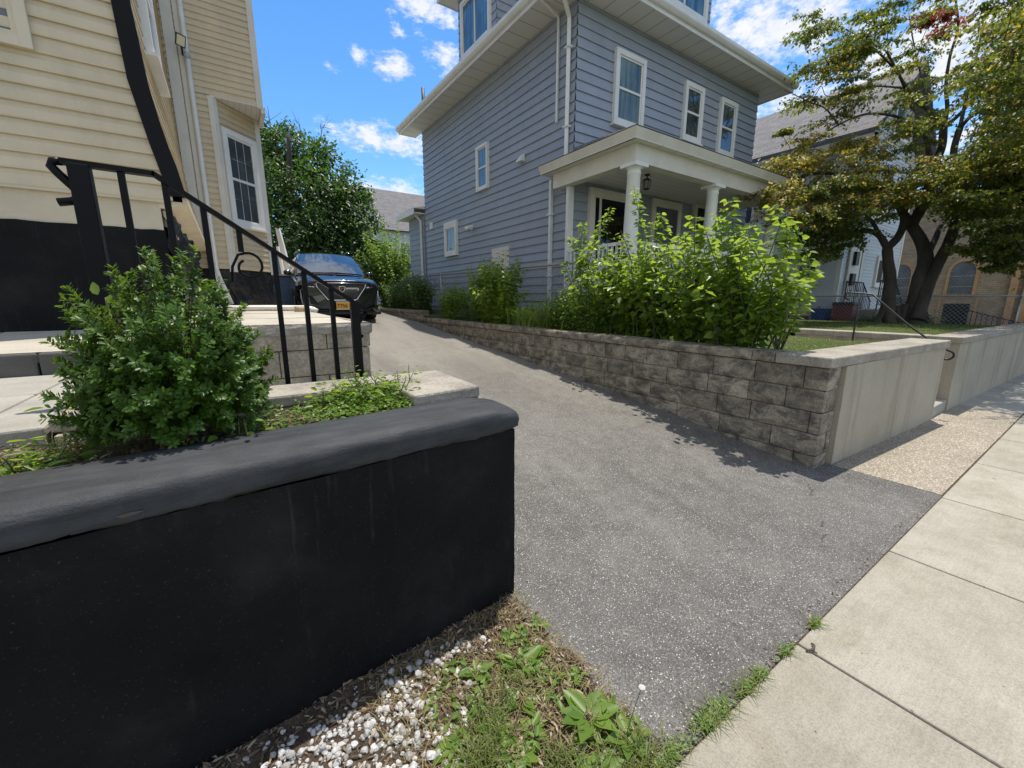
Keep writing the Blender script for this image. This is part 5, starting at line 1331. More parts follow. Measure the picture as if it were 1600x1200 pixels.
    tx = bpy.data.objects.new('plate_text', cu); COL.objects.link(tx); me_ = bpy.data.meshes.new_from_object(tx); bpy.data.objects.remove(tx); tx = bpy.data.objects.new('plate_text', me_); COL.objects.link(tx); me_.materials.append(MAT['ink']); tx.parent = pl; tx.rotation_euler = (math.pi / 2, 0, 0); tx.location = (-.145, py - .003, .395)
    m = MB(); m.box(-.17, .17, py + .001, py + .024, .345, .359); m.box(-.17, .17, py + .001, py + .024, .521, .54); m.build('plate_frame', MAT['chrome'], t)
    m = MB(); m.tube([(-.80, .0, .40), (-.5, -.08, .31), (0, -.11, .30), (.5, -.08, .31), (.80, .0, .40)], .022, 6); m.build('bumper_trim', MAT['plastic'], t)
    m = MB(); m.tube([(-.92, .02, .24), (-.6, -.10, .25), (0, -.13, .25), (.6, -.10, .25), (.92, .02, .24)], .04, 6); m.build('skid_plate', MAT['plastic'], t)
    m = MB(); m.tube([(-.45, 1.18, 1.20), (.0, 1.16, 1.225)], .012, 5); m.tube([(.08, 1.16, 1.225), (.5, 1.18, 1.205)], .012, 5); m.build('wiper', MAT['plastic'], t)
    m = MB(); m.prism([(-.06, 2.02, 1.60), (.06, 2.02, 1.60), (.05, 1.98, 1.55), (-.05, 1.98, 1.55)], (0, .02, .01)); m.build('rear_view_mirror', MAT['lamp'], t)
    m = MB(); m.box(-.80, .80, .5, 4.6, .16, .40); m.build('underbody', MAT['plastic'], t)
    y0 = 10.95; t.location = (2.29, y0, zd(y0) + .005 - .0)
    t.rotation_euler = (math.atan((zd(14.8) - zd(11.9)) / 2.9), 0, rad(-3.0)); t.location.z = zd(11.93) - .98 * math.tan(t.rotation_euler[0]) + .0
    return t
suv()

# ================================================================== PLANTS
def stems_plant(name, label, cat, bases, height, spread, mats, nst, tmpl=T_HEART, size=(.05, .085), step=.045, tstart=.15, droop=.5, group=None, lean=(0, 0), stem_r=.006, side=3, seed=0, bow=.35, pet=.03, hvar=.35):
    r = np.random.default_rng(seed); b = np.array(bases, float)
    t = thing(name, label, cat, tuple(b.mean(axis=0)), group)
    mb = MB(); P, D, N, S = [], [], [], []
    for i in range(nst):
        k = r.random() * (len(b) - 1); j = int(k); f = k - j
        p0 = b[j] * (1 - f) + b[min(j + 1, len(b) - 1)] * f + np.array([r.normal() * .07, r.normal() * .07, -.01])
        a = r.random() * 2 * math.pi; h = height * (1 - hvar * r.random() ** .8); sp = spread * r.random() ** .6
        out = np.array([math.cos(a) * sp + lean[0] * h, math.sin(a) * sp + lean[1] * h, 0])
        pts = []
        n = 9; wig = r.normal(size=3) * .05
        for q in range(n):
            u = q / (n - 1)
            pts.append(p0 + out * (u ** 1.3) + np.array([0, 0, h * (u - bow * u ** 2.6 * sp / max(spread, .01) * .6)]) + wig * math.sin(u * 5) * u)
        mb.tube(pts, [stem_r * (1 - .75 * q / (n - 1)) for q in range(n)], 4, cap=False)
        L = sum(np.linalg.norm(pts[q + 1] - pts[q]) for q in range(n - 1)); ns = int(L * (1 - tstart) / step)
        phi = r.random() * 6.28
        for q in range(ns):
            u = tstart + (1 - tstart) * (q + r.random() * .5) / ns; x = u * (n - 1); jj = min(int(x), n - 2); ff = x - jj
            p = pts[jj] * (1 - ff) + pts[jj + 1] * ff; ax = unit(pts[jj + 1] - pts[jj])
            for w in range(side if u < .8 else max(1, side - 1)):
                phi += 2.4 + r.normal() * .4
                d = np.array([math.cos(phi), math.sin(phi), 0]); d = unit(d - ax * (d @ ax) * .5 + np.array([0, 0, .35 - droop * r.random()]))
                s = r.uniform(*size) * (1.0 if u < .85 else .75)
                off = pet + r.random() * .10 * (1 - u)
                P.append(p + d * off); D.append(d + np.array([0, 0, -.25 * r.random()])); S.append(s)
                N.append(unit(np.array([0, 0, 1.]) + r.normal(size=3) * .45))
    mb.build('stems', MAT['stem'] if not isinstance(mats, tuple) else MAT[mats[1]], t)
    leaves('foliage', MAT[mats if isinstance(mats, str) else mats[0]], P, D, N, S, tmpl, .22, .2, t)
    return t

def blade_mesh(name, mat, bases, heights, r, width=.006, bend=.5, parent=None, seg=4):
    V, Fc = [], []
    for p, h in zip(bases, heights):
        a = r.random() * 6.28; d = np.array([math.cos(a), math.sin(a), 0]); s = np.array([-d[1], d[0], 0]); bd = bend * (.4 + r.random()); n0 = len(V)
        for q in range(seg + 1):
            u = q / seg; c = p + d * h * bd * u * u + np.array([0, 0, h * (u - .35 * bd * u * u * u)]); w = width * (1 - u) ** .7 * .5 + .0004
            V.append(c - s * w); V.append(c + s * w)
        for q in range(seg): a0 = n0 + 2 * q; Fc.append((a0, a0 + 1, a0 + 3, a0 + 2))
    me = bpy.data.meshes.new(name); me.from_pydata([tuple(v) for v in V], [], Fc); me.update()
    return link(name, me, MAT[mat], parent)

ZB = .95
# the big shrub that leans over the block wall
stems_plant('mulberry_shrub', 'large bright green heart leaved shrub leaning over the block retaining wall', 'shrub', [(4.5, 2.2, ZB), (4.65, 2.6, ZB), (4.8, 3.2, ZB), (4.85, 3.9, ZB), (4.85, 4.6, ZB)], 1.72, .62, ('leaf_bush', 'stem'), 230, T_HEART, (.045, .112), .052, .08, .75, seed=11, bow=.5, side=2, hvar=.62, lean=(-.07, -.02))
def shrub_shoots():
    t = thing('tall_shrub_shoots', 'tall leggy shoots with yellow green leaves rising above the large shrub', 'shrub', (4.9, 3, ZB))
    r = np.random.default_rng(4); mb = MB(); P, D, N, S = [], [], [], []
    tips = []
    for (px, py, X) in ((1140, 308, 4.3), (1225, 335, 4.3), (1203, 318, 4.5), (1268, 432, 4.45), (1243, 440, 4.3), (1236, 380, 4.3), (1180, 345, 4.1), (1100, 352, 4.3), (1062, 362, 4.5), (1250, 468, 4.3), (1215, 400, 4.15), (990, 290, 4.8), (955, 322, 4.75), (890, 368, 4.8), (912, 345, 4.9), (1165, 372, 4.0), (1120, 335, 4.5), (1020, 345, 4.75), (1270, 420, 4.6), (1228, 355, 4.5), (1085, 335, 4.2), (930, 375, 4.7), (970, 360, 4.6), (905, 400, 4.55), (1005, 375, 4.4), (940, 410, 4.4), (1042, 385, 4.2), (985, 400, 4.3), (880, 405, 4.7), (1030, 330, 4.9)):
        e = at(px, py, X / (CF[0] + CR[0] * (px - 800) / FPX - CU[0] * (py - 600) / FPX)); y = min(4.9, max(1.95, e[1] + .35 * r.normal())); tips.append(((4.55 + .12 * r.random() + .06 * (y - 2), y, ZB), tuple(e)))
    for b, e in tips:
        b = np.array(b); e = np.array(e); L = np.linalg.norm(e - b); pts = catmull([b, b + (e - b) * .5 + np.array([r.normal() * .12, r.normal() * .12, .12]), e], 6)
        mb.tube(pts, list(np.linspace(.010, .003, len(pts))), 5, cap=False); phi = r.random() * 6
        for k in range(int(L / .042)):
            u = .22 + .78 * (k + r.random() * .4) / (L / .042)
            if u > 1: break
            x = u * (len(pts) - 1); j = min(int(x), len(pts) - 2); p = pts[j] * (1 - (x - j)) + pts[j + 1] * (x - j)
            for w in range(2):
                phi += 2.5 + r.normal() * .3; d = unit((math.cos(phi), math.sin(phi), .15 - .5 * r.random()))
                P.append(p + d * .035); D.append(d); N.append(unit(np.array([0, 0, 1.]) + r.normal(size=3) * .4)); S.append(r.uniform(.05, .105) * (1 if u < .93 else .7))
    mb.build('stems', MAT['stem'], t); leaves('foliage', MAT['leaf_bush'], P, D, N, S, T_HEART, .2, .2, t)
shrub_shoots()
stems_plant('low_shrub', 'low light green shrub at the shady left foot of the large shrub', 'shrub', [(4.6, 4.6, ZB), (4.75, 5.7, ZB)], .85, .4, ('leaf_weed', 'stem'), 120, T_OVATE, (.035, .06), .032, .05, .5, seed=13)
def daylily():
    t = thing('daylily_clump', 'clump of arching yellow green strap leaves on the block wall', 'plant', (4.65, 6.3, ZB)); r = np.random.default_rng(3)
    b = [np.array([4.62 + r.normal() * .12, 6.2 + r.normal() * .34, ZB]) for _ in range(300)]
    blade_mesh('leaves', 'daylily', b, [r.uniform(.38, .74) for _ in b], r, .018, 1.0, t, 7)
daylily()
stems_plant('mid_shrub', 'medium upright light green shrub midway along the chain link fence', 'shrub', [(4.6, 7.0, ZB), (4.8, 8.4, ZB)], 1.6, .55, ('leaf_bush', 'stem'), 130, T_HEART, (.055, .10), .055, .06, .6, seed=15, hvar=.6)
stems_plant('dark_low_shrub', 'low dark green shrub right of the raised block wall', 'shrub', [(4.6, 9.0, ZB), (4.9, 10.4, ZB)], 1.05, .45, ('leaf_weed', 'stem'), 95, T_OVATE, (.05, .09), .045, .05, .5, seed=16)
stems_plant('tall_weed', 'single tall thin weed stalk standing against the chain link fence', 'weed', [(4.95, 9.0, ZB), (4.98, 9.1, ZB)], 1.3, .08, ('leaf_weed', 'stem'), 3, T_OVATE, (.05, .09), .06, .1, .4, seed=17, hvar=.1)
stems_plant('feathery_weed', 'dull olive feathery weeds on the wall below the medium shrub', 'weed', [(4.5, 8.2, ZB), (4.6, 9.0, ZB)], .5, .3, ('leaf_dark', 'stem'), 50, T_LANCE, (.04, .08), .03, .03, .4, seed=18)
stems_plant('silvery_shrub', 'grey green shrub above the raised block wall beside the car', 'shrub', [(4.6, 11.3, 1.1), (4.9, 13.2, 1.1), (4.9, 15, 1.1)], 1.4, .55, ('leaf_dark', 'twig'), 190, T_OVATE, (.06, .10), .05, .05, .5, seed=19, hvar=.45)
stems_plant('bright_tall_shrub', 'tall rounded light green shrub behind the parked car', 'shrub', [(5.4, 17.5, 1.1), (6.3, 18.6, 1.1)], 4.0, 1.25, ('leaf_weed', 'twig'), 150, T_OVATE, (.10, .17), .11, .05, .6, seed=20, hvar=.6, stem_r=.012)
stems_plant('screen_shrub', 'dark leafy shrub filling the gap right behind the car roof', 'shrub', [(3.9, 18.5, 1.1), (4.8, 17.5, 1.1)], 2.7, 1.0, ('leaf_dark', 'twig'), 110, T_OVATE, (.09, .15), .10, .05, .6, seed=28, hvar=.6, stem_r=.012)
stems_plant('bed_weeds', 'patch of small leafy weeds between the fence and the block wall top', 'weed', [(4.9, 5.6, ZB), (4.95, 6.9, ZB), (5.0, 8.6, ZB)], .55, .25, ('leaf_weed', 'stem'), 80, T_OVATE, (.035, .07), .04, .05, .5, seed=29)
stems_plant('front_ferns', 'bright fern like plants growing before the brick building', 'plant', [(14.7, 2.9, .8), (14.9, 4.2, .8)], .45, .4, ('blade', 'stem'), 70, T_LANCE, (.10, .2), .07, .1, .5, seed=30)

# the boxwood in the planter
def boxwood():
    c0 = np.array([-.195, 1.915, 1.0]); t = thing('boxwood', 'dense rounded dark green boxwood bush in the black planter', 'shrub', tuple(c0)); r = np.random.default_rng(9)
    mb = MB(); P, D, N, S = [], [], [], []
    ctr = c0 + np.array([0, 0, .24])
    for i in range(900):
        d = unit(r.normal(size=3)); d[2] = abs(d[2]) * 1.0 - .62; d = unit(d)
        R_ = np.array([.25, .225, .365]) * (.62 + .38 * r.random() ** .45) * (1 + .16 * wob(d * 2, 2.1))
        e = ctr + d * R_; s = c0 + np.array([d[0] * .05, d[1] * .05, .03 + .1 * r.random()])
        if e[2] < 1.01: e[2] = 1.01 + .04 * r.random()
        m_ = s * .35 + e * .65 + np.array([0, 0, .03]); pts = [s, m_, e]
        tip = e + unit(d + np.array([0, 0, .55])) * (r.uniform(.01, .05) if i % 4 else r.uniform(.05, .11)); tip[2] = max(tip[2], 1.01)
        pts.append(tip)
        if i % 2 == 0: mb.tube(pts, [.0035, .002, .0013, .0008], 3, cap=False)
        path = catmull([m_, e, tip], 8); nl = len(path)
        for k in range(nl):
            for w in range(4):
                ax = unit(path[min(k + 1, nl - 1)] - path[max(k - 1, 0)]); q = unit(r.normal(size=3)); q = unit(q - ax * (q @ ax))
                dd = unit(ax * .75 + q); P.append(path[k] + q * .003); D.append(dd); N.append(unit(ax * 1.0 - q * .6 + np.array([0, 0, .5]) + r.normal(size=3) * .2)); S.append(r.uniform(.013, .025))
    mb.build('twigs', MAT['twig'], t); leaves('foliage', MAT['leaf_box'], P, D, N, S, T_BOX, .12, .1, t)
boxwood()
stems_plant('vine_sprig', 'few large ovate vine leaves poking out left of the boxwood', 'vine', [(-.44, 2.02, 1.0), (-.46, 2.05, 1.0)], .24, .06, ('leaf_bush', 'stem'), 4, T_OVATE, (.045, .07), .06, .3, .6, seed=33, side=1)
def vine_top():
    t = thing('vine_leaf_spray', 'single spray of big yellow green leaves behind the boxwood top', 'vine', (-.43, 2.2, 1.05))
    tip = at(165, 465, 1.62); b = np.array([-.40, 2.18, 1.05]); mb = MB(); mb.tube([b, (b + tip) / 2 + (0, 0, .05), tip], .003, 4); mb.build('stems', MAT['stem'], t)
    leaves('foliage', MAT['leaf_bush'], [tip, tip + (-.02, 0, .01), tip + (0, 0, -.04)], [CR + CU * -.1, -CR * .5 + CU, CR * .2 - CU], [-CF + CU * .4] * 3, [.085, .06, .05], T_OVATE, .2, .1, t)
vine_top()

# creeping weeds in the planter
def planter_weeds():
    r = np.random.default_rng(12)
    t = thing('clover_patch', 'bright green patch of creeping weeds at the sunny end of the planter', 'weed', (.4, 1.95, 1.0))
    P, D, N, S = [], [], [], []; mb = MB()
    for i in range(900):
        x = .02 + .68 * r.random() ** .8; y = 1.80 + .32 * r.random()
        if x < .25 and r.random() < .45: continue
        h = (.02 + .07 * r.random() * (y - 1.70) / .4) * (.6 + .6 * (x > .3)); p = np.array([x, y, .985]); q = p + np.array([r.normal() * .012, r.normal() * .012, h])
        if i % 3 == 0: mb.tube([p, q], .0012, 3, cap=False)
        for k in range(3):
            a = r.random() * 6.28; d = np.array([math.cos(a), math.sin(a), .25 * r.normal()]); P.append(q + np.array([0, 0, -h * .3 * r.random()])); D.append(d); N.append(unit(np.array([0, 0, 1.]) + r.normal(size=3) * .35)); S.append(r.uniform(.012, .026))
    mb.build('stems', MAT['stem'], t); leaves('foliage', MAT['leaf_weed'], P, D, N, S, T_OVATE, .15, .15, t)
    stems_plant('leafy_planter_weed', 'taller cluster of yellow green leafy weeds before the coping slab', 'weed', [(.42, 2.02, .985), (.66, 2.05, .985)], .16, .06, ('leaf_bush', 'stem'), 34, T_OVATE, (.022, .042), .022, .1, .4, seed=41)
    stems_plant('spiky_planter_weed', 'spiky yellow green weed at the left edge of the planter', 'weed', [(-.60, 1.80, .98), (-.52, 1.86, .98)], .06, .05, ('leaf_bush', 'stem'), 14, T_LANCE, (.03, .065), .02, .1, .3, seed=42)
    stems_plant('small_planter_seedling', 'small round leaved seedling right under the boxwood at the cap edge', 'weed', [(-.11, 1.80, .985), (-.06, 1.79, .985)], .09, .04, ('leaf_weed', 'stem'), 5, T_OVATE, (.03, .045), .03, .3, .3, seed=43)
    t = thing('dried_flower_spike', 'short dry yellowish flower spike standing in the planter soil', 'weed', (-.47, 1.86, .98)); m = MB(); m.tube([(-.47, 1.86, .98), (-.47, 1.86, 1.075)], .003, 5)
    for k in range(26): a = k * 2.4; z = .995 + k * .003; m.tube([(-.47, 1.86, z), (-.47 + .010 * math.cos(a), 1.86 + .010 * math.sin(a), z + .004)], .003, 4)
    m.build('spike', MAT['blade_dry'], t)
    # leaf litter on the soil
    P, D, N, S = [], [], [], []
    for i in range(900):
        x = -1.4 + 2.1 * r.random(); y = 1.76 + .34 * r.random(); P.append((x, y, .998 + .012 * r.random())); a = r.random() * 6.28; D.append((math.cos(a), math.sin(a), .1 * r.normal())); N.append(unit(np.array([0, 0, 1.]) + r.normal(size=3) * .35)); S.append(r.uniform(.010, .045))
    o = leaves('leaf_litter', MAT['litter'], P, D, N, S, T_LANCE, .2, .1); tag(o, 'brown dead leaf litter scattered on the planter soil', 'litter', kind='stuff')
    b = [np.array([-.6 + 1.25 * r.random(), 1.77 + .3 * r.random(), .985]) for _ in range(500)]
    o = blade_mesh('planter_grass', 'blade', b, [r.uniform(.02, .07) for _ in b], r, .003, .8); tag(o, 'thin grass growing through the planter soil', 'grass', kind='stuff')
planter_weeds()

# ================================================================== FOREGROUND BED
def bed():
    r = np.random.default_rng(21)
    def gz(x, y): t = (y - .59) / .97; return -.012 + .035 * max(0, min(1, t * 4)) + .010 * wob((x, y, 0), 7)
    def stone(mb, c, s):
        n0 = len(mb.v); k = 7; q = r.normal(size=3); sx, sy, sz = s * r.uniform(.7, 1.15), s * r.uniform(.6, 1.0), s * r.uniform(.45, .75); a = r.random() * 6.28; ca, sa = math.cos(a), math.sin(a)
        rings = [(-.8, .45), (-.2, .95), (.4, .85), (.85, .4)]
        for z, w in rings:
            for i in range(k):
                th = 2 * math.pi * i / k + q[0]; w2 = w * r.uniform(.78, 1.15); x, y = sx * w2 * math.cos(th), sy * w2 * math.sin(th)
                mb.v.append((c[0] + ca * x - sa * y, c[1] + sa * x + ca * y, c[2] + sz * (z + .12 * r.normal())))
        for i in range(3):
            for j in range(k): mb.f.append((n0 + i * k + j, n0 + i * k + (j + 1) % k, n0 + (i + 1) * k + (j + 1) % k, n0 + (i + 1) * k + j)); mb.sm.append(False)
        mb.f.append(tuple(n0 + j for j in range(k))[::-1]); mb.f.append(tuple(n0 + 3 * k + j for j in range(k))); mb.sm += [False, False]
    def wally(x): return 1.541 + (x - 1.051) * (1.541 - 1.434) / (1.051 + .195)
    m = MB(); n = 0
    while n < 2500:
        x = -.9 + 1.9 * r.random(); wy = wally(x); d = .02 + r.random() ** .9 * .50; y = wy - .015 - d
        if y < .62: continue
        dens = 1.0 if x < .45 else max(.04, 1 - (x - .42) * 2.3)
        if x > .45: dens *= (1 if d < .16 else .35)
        if wob((x, y, 5), 4) < -.45 or (d < .09 and r.random() < .6): continue
        if r.random() > dens: continue
        s = r.choice([.005, .008, .011, .014, .019], p=[.26, .30, .24, .14, .06]); stone(m, (x, y, gz(x, y) + s * r.uniform(.1, .7)), s); n += 1
    tag(m.build('pebbles', MAT['chip']), 'white marble chips strewn along the foot of the black wall', 'pebbles', kind='stuff')
    # bark chips, dry leaves and straw
    P, D, N, S = [], [], [], []
    for i in range(7000):
        x = -.9 + 2.0 * r.random(); y = .6 + (wally(x) - .6) * r.random()
        if x < .48 and .10 < wally(x) - y < .48 and r.random() < .6: continue
        if x > 1.02 + .05 * wob((0, y, 2), 5): continue
        P.append((x, y, gz(x, y) + .004 + .010 * r.random())); a = r.random() * 6.28; D.append((math.cos(a), math.sin(a), .25 * r.normal())); N.append(unit(np.array([0, 0, 1.]) + r.normal(size=3) * .5)); S.append(r.uniform(.008, .04) * (1.25 if i % 9 == 0 else 1))
    o = leaves('mulch', MAT['litter'], P, D, N, S, T_LANCE, .2, .15); tag(o, 'brown bark mulch and dry leaf bits covering the bed', 'mulch', kind='stuff')
    b = []
    while len(b) < 3000:
        x, y = .25 + .85 * r.random(), .6 + .95 * r.random()
        if x < 1.06 and y < wally(x) - .02: b.append(np.array([x, y, gz(x, y)]))
    o = blade_mesh('dry_grass', 'blade_dry', b, [r.uniform(.012, .045) for _ in b], r, .0025, 1.6); tag(o, 'straw coloured dry grass thatch in the bed by the driveway', 'grass', kind='stuff')
    b = []
    for (cx, cy, rr, k) in ((.50, .93, .07, 260), (.60, 1.02, .10, 260), (.72, .78, .06, 160), (.85, .70, .12, 220), (.55, .72, .08, 180), (.95, .64, .08, 160), (.75, 1.12, .09, 120), (.40, .78, .07, 140), (.66, .66, .09, 160)):
        for _ in range(k): x, y = cx + r.normal() * rr * .5, cy + r.normal() * rr * .5; b.append(np.array([x, max(.6, y), gz(x, y)]))
    o = blade_mesh('grass', 'blade', b, [r.uniform(.02, .085) for _ in b], r, .0032, .9); tag(o, 'green grass blades growing among the bed weeds', 'grass', kind='stuff')
    P, D, N, S = [], [], [], []
    for _ in range(330):
        x, y = .42 + .64 * r.random(), .60 + .72 * r.random()
        if y > wally(x) - .12 or wob((x, y, 9), 5) < -.15 or x > 1.03: continue
        k_ = r.integers(3, 6); h = r.uniform(.004, .026)
        for i in range(k_):
            a = i * 6.28 / k_ + r.random(); P.append((x + .008 * math.cos(a), y + .008 * math.sin(a), gz(x, y) + h)); D.append((math.cos(a), math.sin(a), r.uniform(-.2, .5))); N.append(unit(np.array([0, 0, 1.]) + r.normal(size=3) * .3)); S.append(r.uniform(.014, .038))
    o = leaves('ground_weeds', MAT['leaf_weed'], P, D, N, S, T_OVATE, .15, .3); tag(o, 'low green creeping weeds filling the bed beside the driveway', 'weeds', kind='stuff')
    # crabgrass and weeds along the driveway joint and pavement crack
    t = [(1.03, 1.50, .05, 60, 'tuft of grass at the foot of the black wall corner'), (1.045, .60, .07, 120, 'largest grass tuft in the joint between driveway and sidewalk'), (1.30, .592, .075, 190, 'wide grass tuft along the sidewalk edge beyond the first joint'), (1.52, .59, .04, 70, 'small grass tuft third along the sidewalk edge'), (1.62, .59, .03, 50, 'smallest dusty grass tuft right at the slab joint'), (1.83, .588, .03, 40, 'sparse dry grass tuft near the twig on the sidewalk'), (2.12, .585, .03, 50, 'isolated dark green tuft farthest along the sidewalk edge')]
    for (x, y, rr, k, lab) in t:
        root = thing('grass_tuft', lab, 'weed', (x, y, 0), 'grass tufts along the paving joints')
        bb = [np.array([x + r.normal() * rr * .75, y + abs(r.normal()) * rr * .35 - .005, 0.0]) for _ in range(k)]
        blade_mesh('blades', 'blade', bb, [r.uniform(.015, .05) for _ in bb], r, .0035, 1.5, root)
        P, D, N, S = [], [], [], []
        for _ in range(k): q = np.array([x + r.normal() * rr * .7, y + abs(r.normal()) * rr * .3, .006 + .012 * r.random()]); a = r.random() * 6.28; P.append(q); D.append((math.cos(a), math.sin(a), .3)); N.append((0, 0, 1)); S.append(r.uniform(.01, .022))
        leaves('leaflets', MAT['leaf_weed'], P, D, N, S, T_SMALL, .1, .2, root)
    P, D, N, S = [], [], [], []
    for _ in range(950):
        k_ = r.random()
        if k_ < .45: y = 1.45 + 9 * r.random() ** 1.5; x = 4.17 - abs(r.normal()) * .10
        elif k_ < .72: x = 1.1 + 3.2 * r.random(); y = .595 + abs(r.normal()) * .03
        elif k_ < .86: x = 1.1 + 3 * r.random(); y = .7 + 4 * r.random()
        elif k_ < .94: x = 4.5 + 3 * r.random(); y = 1.28 - abs(r.normal()) * .05 - (x - 4.5) * .04
        else: x = .9 + 3.5 * r.random(); y = .57 - 1.2 * r.random()
        a = r.random() * 6.28; P.append((x, y, zd(y) + .010)); D.append((math.cos(a), math.sin(a), .15 * r.normal())); N.append(unit(np.array([0, 0, 1.]) + r.normal(size=3) * .3)); S.append(r.uniform(.006, .026) if k_ < .9 else r.uniform(.005, .013))
    o = leaves('leaf_litter', MAT['litter'], P, D, N, S, T_LANCE, .25, .2); tag(o, 'dry leaf bits and grit gathered along the driveway edges', 'litter', kind='stuff')
    # rosettes of broad leaves
    ros = [(.83, 1.16, .075, 9, 'plantain rosette with broad ribbed leaves highest up the bed beside the driveway'), (.60, .995, .05, 7, 'plantain rosette with round leaves at the middle of the bed'), (.735, 1.03, .055, 8, 'plantain rosette with dark curled leaves on the driveway side of the middle one'), (.90, .845, .085, 10, 'large plantain rosette at the lower driveway edge of the bed'), (.80, .70, .075, 9, 'plantain rosette at the bottom of the photo right of the grass clump'), (.63, .88, .05, 6, 'small rosette with two big oval leaves in dry thatch'), (.71, .93, .04, 6, 'tiny rosette between the two larger plantains'), (.40, .70, .05, 7, 'round leaved rosette at the bottom among the white pebbles'), (.58, .68, .055, 7, 'low rosette by the fine grass at the bottom edge'), (.975, .72, .06, 8, 'plantain rosette spreading over the driveway corner'), (.66, 1.23, .05, 8, 'weed rosette of lobed leaves near the black wall'), (.425, 1.02, .045, 6, 'pale narrow leaved weed standing in the white pebbles')]
    for (x, y, s, k, lab) in ros:
        root = thing('plantain_weed', lab, 'weed', (x, y, gz(x, y)), 'broad leaved weeds in the bed'); P, D, N, S = [], [], [], []
        s *= 1.25; k += 3
        for i in range(k):
            a = i * 2.4 + r.random() * .5; up = r.uniform(.15, .7); P.append(np.array([x, y, gz(x, y) + .008]) + .012 * np.array([math.cos(a), math.sin(a), 0])); D.append((math.cos(a), math.sin(a), up)); N.append(unit(np.array([-math.cos(a) * up, -math.sin(a) * up, 1.]) + r.normal(size=3) * .15)); S.append(s * r.uniform(.6, 1.1))
        leaves('leaves', MAT['leaf_weed'], P, D, N, S, T_OVATE if s > .047 else T_LANCE, .18, .35, root)
    # white umbel on a thin stalk
    t = thing('white_flower', 'white flat topped wild flower on a thin stalk over the driveway edge', 'flower', (.96, .72, 0)); tip = at(1003, 1074, 1.38) ; m = MB(); m.tube(catmull([(.965, .73, .02), ((.965 + tip[0]) / 2, (.73 + tip[1]) / 2, tip[2] * .6), tip], 4), .0013, 5)
    m.build('stalk', MAT['stem'], t); m = MB()
    for i in range(60):
        rr_ = .011 * math.sqrt(i / 60); a = i * 2.4; m.lathe([(0, -.002), (.0022, 0), (0, .002)], tip + np.array([rr_ * math.cos(a), rr_ * math.sin(a), .002 - rr_ * .15]), 5)
    m.build('umbel', MAT['petal'], t)
    # twigs
    for (pts, rr_, lab) in (([(1.905, .545, .012), (1.925, .53, .016), (1.952, .532, .02), (1.965, .545, .012)], .005, 'short forked brown twig on the sidewalk by the driveway edge'), ([(1.005, .655, .015), (1.03, .66, .02), (1.055, .652, .014)], .004, 'small brown twig at the corner of the planting bed'), ([(1.045, .70, .01), (1.05, .68, .02), (1.06, .655, .01)], .0028, 'curled brown leaf stalk beside the corner twig')):
        m = MB(); m.tube(catmull(pts, 3), rr_, 6)
        if rr_ > .0045: m.tube([np.array(pts[1]), np.array(pts[1]) + (-.004, -.02, 0)], .003, 5)
        tag(m.build('twig', MAT['twig']), lab, 'twig')
    for (px, py, s, lab) in ((1186, 495 + 0, .012, 'a'),): pass
    m = MB(); stone(m, (1.02, .86, .012), .010); tag(m.build('stray_pebble', MAT['chip']), 'single stray white pebble lying on the asphalt near the bed', 'pebble')
bed()

# lawn blades where the turf is seen
def lawn():
    r = np.random.default_rng(31); b = []
    while len(b) < 26000:
        x = 4.55 + 9.5 * r.random() ** 1.4; y = 1.6 + 4.2 * r.random() ** 1.3
        if 7.2 < x < 8.4 and y < 3.5: continue
        if x > 5.9 and y > 5: continue
        b.append(np.array([x, y, .925 + .02 * wob((x, y, 0), .9)]))
    o = blade_mesh('grass', 'blade', b, [r.uniform(.025, .06) for _ in b], r, .008, .9, seg=2); tag(o, 'lawn grass behind the front walls, dry in the sunny patch', 'grass', kind='stuff')
lawn()

